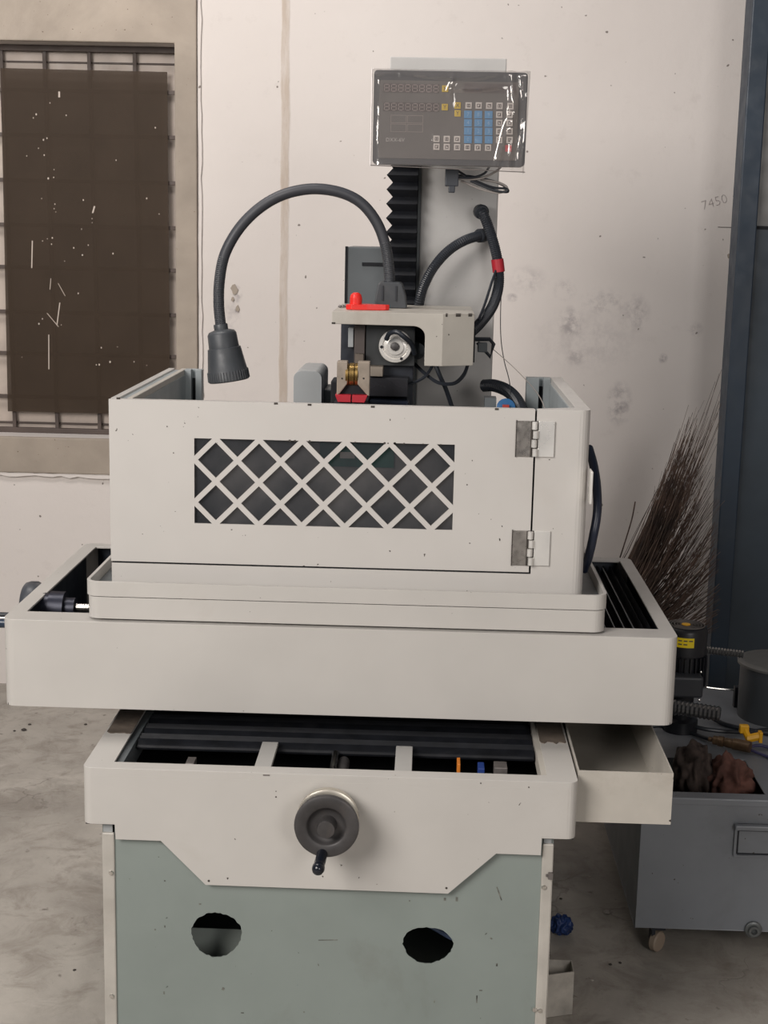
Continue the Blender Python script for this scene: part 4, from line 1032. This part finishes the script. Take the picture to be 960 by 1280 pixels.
# filter canister
CYc = 3.63; cl = at(923, 826, CYc); R2 = .11
cc = Vector((cl.x + R2, CYc, 0)); zl = cl.z
can = tag(empty('filter_canister', (cc.x, CYc, tz1)), 'dark grey round filter canister with overhanging lid on the tank, at the right edge', 'canister')
MB().lathe([(R2 * .93, 0), (R2 * .93, zl - tz1 - .006)], (cc.x, CYc, tz1), (0, 0, 1), 48).build('canister_body', CANM, can, smooth=True)
MB().lathe([(R2 * .93, -.008), (R2, -.006), (R2, 0), (R2 * .97, .003), (R2 * .8, .004), (R2 * .3, .007), (0, .007)], (cc.x, CYc, zl), (0, 0, 1), 48).build('canister_lid', LIDM, can, smooth=True)

conduit('ribbed_hose', [(882, 813, 3.55), (895, 814, 3.55), (912, 816, 3.55), (930, 818, 3.55)], .0105, 'thin ribbed metal hose from the pump motor to the canister', ends=False, pitch=.0075, depth=.003, mat=paint('ribbed_grey', (.18, .18, .18), .25, .6))
rh = conduit('ribbed_hose', [(815, 886, 3.30), (840, 884, 3.30), (870, 888, 3.28), (903, 893, 3.26)], .0185, 'thick black ribbed hose lying on the tank below the pump motor', ends=False, pitch=.010, depth=.003, mat=paint('ribbed_black', (.09, .092, .096), .2, .5))
# valve with yellow levers
vz = tz1 + .018
vp = onz(893, 925, vz); vq = onz(938, 934, vz)
vl = tag(empty('hose_valve', ((vp.x + vq.x) / 2, (vp.y + vq.y) / 2, tz1)), 'old brass hose coupling with bright yellow lever on top of the tank', 'valve')
d_ = (vq - vp)
MB().lathe([(.006, -.014), (.006, -.004), (.011, -.002), (.011, .010), (.013, .011), (.013, .022), (.010, .024), (.012, .030), (.012, .045), (.014, .047), (.014, d_.length)], vp, d_, 20).build('coupling', paint('dull_brass', (.16, .10, .055), .45, .5, mott=.2, mscale=40), vl, smooth=True)
y0, y1, y2 = at(930, 911, vp.y), at(936, 923, vp.y - .01), at(950, 920, vp.y - .01)
MB().tube([y0, (y0 + y1) / 2, y1], .0085, 8).build('yellow_lever', YEL, vl)
MB().tube([y1 - Vector((.006, 0, 0)), y1, y2], .0105, 8).build('yellow_lever', YEL, vl)
MB().box(y2.x - .004, y2.x + .004, y2.y - .012, y2.y + .008, y2.z - .014, y2.z + .012).build('yellow_lever', YEL, vl, bevel=.001)
MB().box(y0.x - .011, y0.x + .011, y0.y - .008, y0.y + .008, y0.z - .010, y0.z + .010).build('yellow_lever', YEL, vl, bevel=.002)


def on_tank(name, lst, r, label, mat=HOSEM):
    o = MB().tube(spline([onz(x, y, tz1 + r + d) for x, y, d in lst], 10), r, 8).build(name, mat, smooth=True); return tag(o, label, 'cable')


on_tank('tank_cable', [(800, 902, 0), (850, 912, 0), (880, 922, .003), (895, 926, .01)], .005, 'dark cable across the tank top ending at the brass coupling')
on_tank('tank_cable', [(878, 888, .02), (895, 900, .004), (915, 908, 0), (975, 920, 0)], .006, 'dark cable curving round the foot of the canister')
on_tank('tank_cable', [(935, 934, .006), (950, 932, .004), (975, 938, 0)], .004, 'upper bluish cable leaving the brass coupling', paint('violet_cable', (.07, .07, .16), .35))
on_tank('tank_cable', [(935, 936, .004), (950, 942, .002), (975, 952, 0)], .004, 'lower bluish cable leaving the brass coupling', MATS['violet_cable'])
on_tank('tank_cable', [(812, 908, .006), (850, 905, .012), (885, 912, .008), (925, 915, .002), (960, 912, 0)], .0055, 'long dark hose lying behind the yellow lever')
o = MB().tube([at(883, 859, 3.7), at(898, 861, 3.7), at(925, 863, 3.7)], .003, 8).build('steel_rod', CHROME, smooth=True); 
tag(o, 'thin steel rod between pump motor and canister', 'rod')
MB().box(at(918, 860, 3.7).x, at(925, 860, 3.7).x, 3.69, 3.71, tz1, at(920, 858, 3.7).z).build('rod_stand', DARK, o)

# ------------------------------------------------------------------ broom
root = at(722, 822, 4.45)
br = tag(empty('broom', (root.x - .15, 4.5, 0)), 'large dry palm-twig broom leaning in the corner behind the machine', 'broom')
MB().tube([Vector((root.x - .22, 4.45, 0.0)), root - Vector((.04, 0, .05)), root + Vector((.03, 0, .05))], .035, 12).build('bound_handle', TWIG, br, smooth=True)


def twig(mb, tx, ty, Yt, r, bend, ox=0, oy=0):
    a = root + Vector((random.uniform(-.03, .03), random.uniform(-.04, .03), random.uniform(-.03, .03))) + Vector((ox, 0, oy))
    b = at(tx, ty, Yt); d = b - a; side = Vector((-d.z, 0, d.x)).normalized()
    pts = []
    for k in range(7):
        t = k / 6; pts.append(a + d * t + side * bend * math.sin(PI * t) + Vector((0, random.uniform(-1, 1), 0)) * .004 + Vector((random.uniform(-1, 1), 0, random.uniform(-1, 1))) * .003)
    mb.tube(pts, r, 4, rf=lambda k: r * (1 - .12 * k))


m1, m2 = MB(), MB()
for i in range(720):
    t = random.random(); lo = (0, 0)
    if t < .60:       # dense upper sheaf
        f_ = random.random() ** 1.2; Lr = random.triangular(.55, 1.03, .93)
        tx, ty = 864 + 42 * f_, 518 + 130 * f_ ** 1.25 + random.gauss(0, 10); lo = (0, 0)
        tx, ty = 722 + (tx - 722) * Lr, 822 + (ty - 822) * Lr; bend = random.gauss(-.035, .014)
    elif t < .96:     # lower sprays towards the door
        f_ = random.random() ** .8; tx, ty = random.uniform(884, 901), 650 + 138 * f_; lo = (.06, -.02); bend = random.gauss(-.020, .018)
        if random.random() < .4: Lr = random.uniform(.6, .95); tx, ty = 740 + (tx - 740) * Lr, 830 + (ty - 830) * Lr
    else:
        tx = random.uniform(870, 903); ty = random.uniform(495, 560); bend = random.gauss(-.03, .012)
    twig(m1 if random.random() < .75 else m2, tx, ty, 4.47 + random.uniform(-.09, .06), random.uniform(.0013, .0028), bend, *lo)
for tx, ty in ((902, 462), (899, 466), (897, 500), (901, 485), (862, 520), (900, 500), (893, 478)): twig(m1, tx, ty, 4.5, .0020, -.05)
for mm, mt in ((m1, TWIG), (m2, TWIG2)): tag(mm.build('twigs', mt, br), kind='stuff')
MB().tube(pxspline([(774, 700, 4.5), (783, 672, 4.5), (790, 648, 4.5), (794, 627, 4.5)], 5), .0022, 5, rf=None).build('stray_twig', TWIG, br)

# ------------------------------------------------------------------ small things on the floor
p = onz(700, 1168, 0); cloth('blue_rag', (p.x + .002, p.y, 0.0), (.026, .024, .022), BLUE, 'crumpled blue plastic rag on the floor beside the machine base', 5.5)
a, b = onz(690, 1272, 0), onz(714, 1262, 0)
bh = at(714, 1209, b.y).z
sb = MB().ext([(CX1 + .005, a.y - .012), (b.x, b.y - .02), (b.x, b.y + .03), (CX1 + .005, b.y + .03)], [[(CX1 + .007, a.y - .009), (b.x - .002, b.y - .017), (b.x - .002, b.y + .028), (CX1 + .007, b.y + .028)]], 'Z', .001, bh)
tag(sb.build('steel_box', paint('dirty_galvanised', (.60, .56, .50), .6, .2, mott=.15, dirt=(.15, .12, .1), dirt_amt=.6, mscale=20)), 'small open dirty steel box on the floor by the cabinet right corner', 'box')
for px, py, r, lb in ((758, 1141, .009, 'pale stone chip on the floor between machine and tank'), (775, 1204, .004, 'tiny dark stone on the floor below the tank caster'), (763, 1206, .004, 'tiny dark crumb on the floor left of the other tiny stone'), (740, 1226, .004, 'small pale crumb on the floor right of the steel box'), (701, 1124, .004, 'dark crumb on the floor just above the blue rag'),
                      (30, 913, .010, 'dark grease lump on the floor at far left'), (37, 906, .006, 'smaller dark grease lump behind the large one at far left'), (18, 914, .005, 'smallest dark grease lump, left of the large one'), (107, 906, .006, 'dark grease spot on the floor left of the saddle tray'), (737, 1096, .003, 'white crumb in the machine shadow'), (93, 1213, .004, 'lone dark crumb on the lower left floor')):
    p = onz(px, py, 0); bm_ = MB().lathe([(r * .8, 0), (r, r * .2), (r * .6, r * .5), (0, r * .55)], (p.x, p.y, 0.0005), (0, 0, 1), 7)
    for v_ in bm_.v: v_.x += random.uniform(-.15, .15) * r; v_.y += random.uniform(-.15, .15) * r
    tag(bm_.build('floor_crumb', paint('pale_stone', (.5, .46, .42), .8) if ('pale' in lb or 'white' in lb) else PIN), lb, 'debris')
print('objects', len(bpy.data.objects))
GROUPS = {'floor_crumb': 'stone crumbs and grease lumps on the floor', 'tank_cable': 'cables on the tank top', 'cable_conduit': 'black conduits by the column',
          'power_cable': 'black cables round the machine head', 'thin_wire': 'thin wires hanging into the guard', 'rag': 'rags in the tank opening', 'ribbed_hose': 'ribbed hoses at the pump motor'}
for o in bpy.data.objects:
    k = o.name.split('.')[0]
    if o.parent is None and k in GROUPS: o['group'] = GROUPS[k]
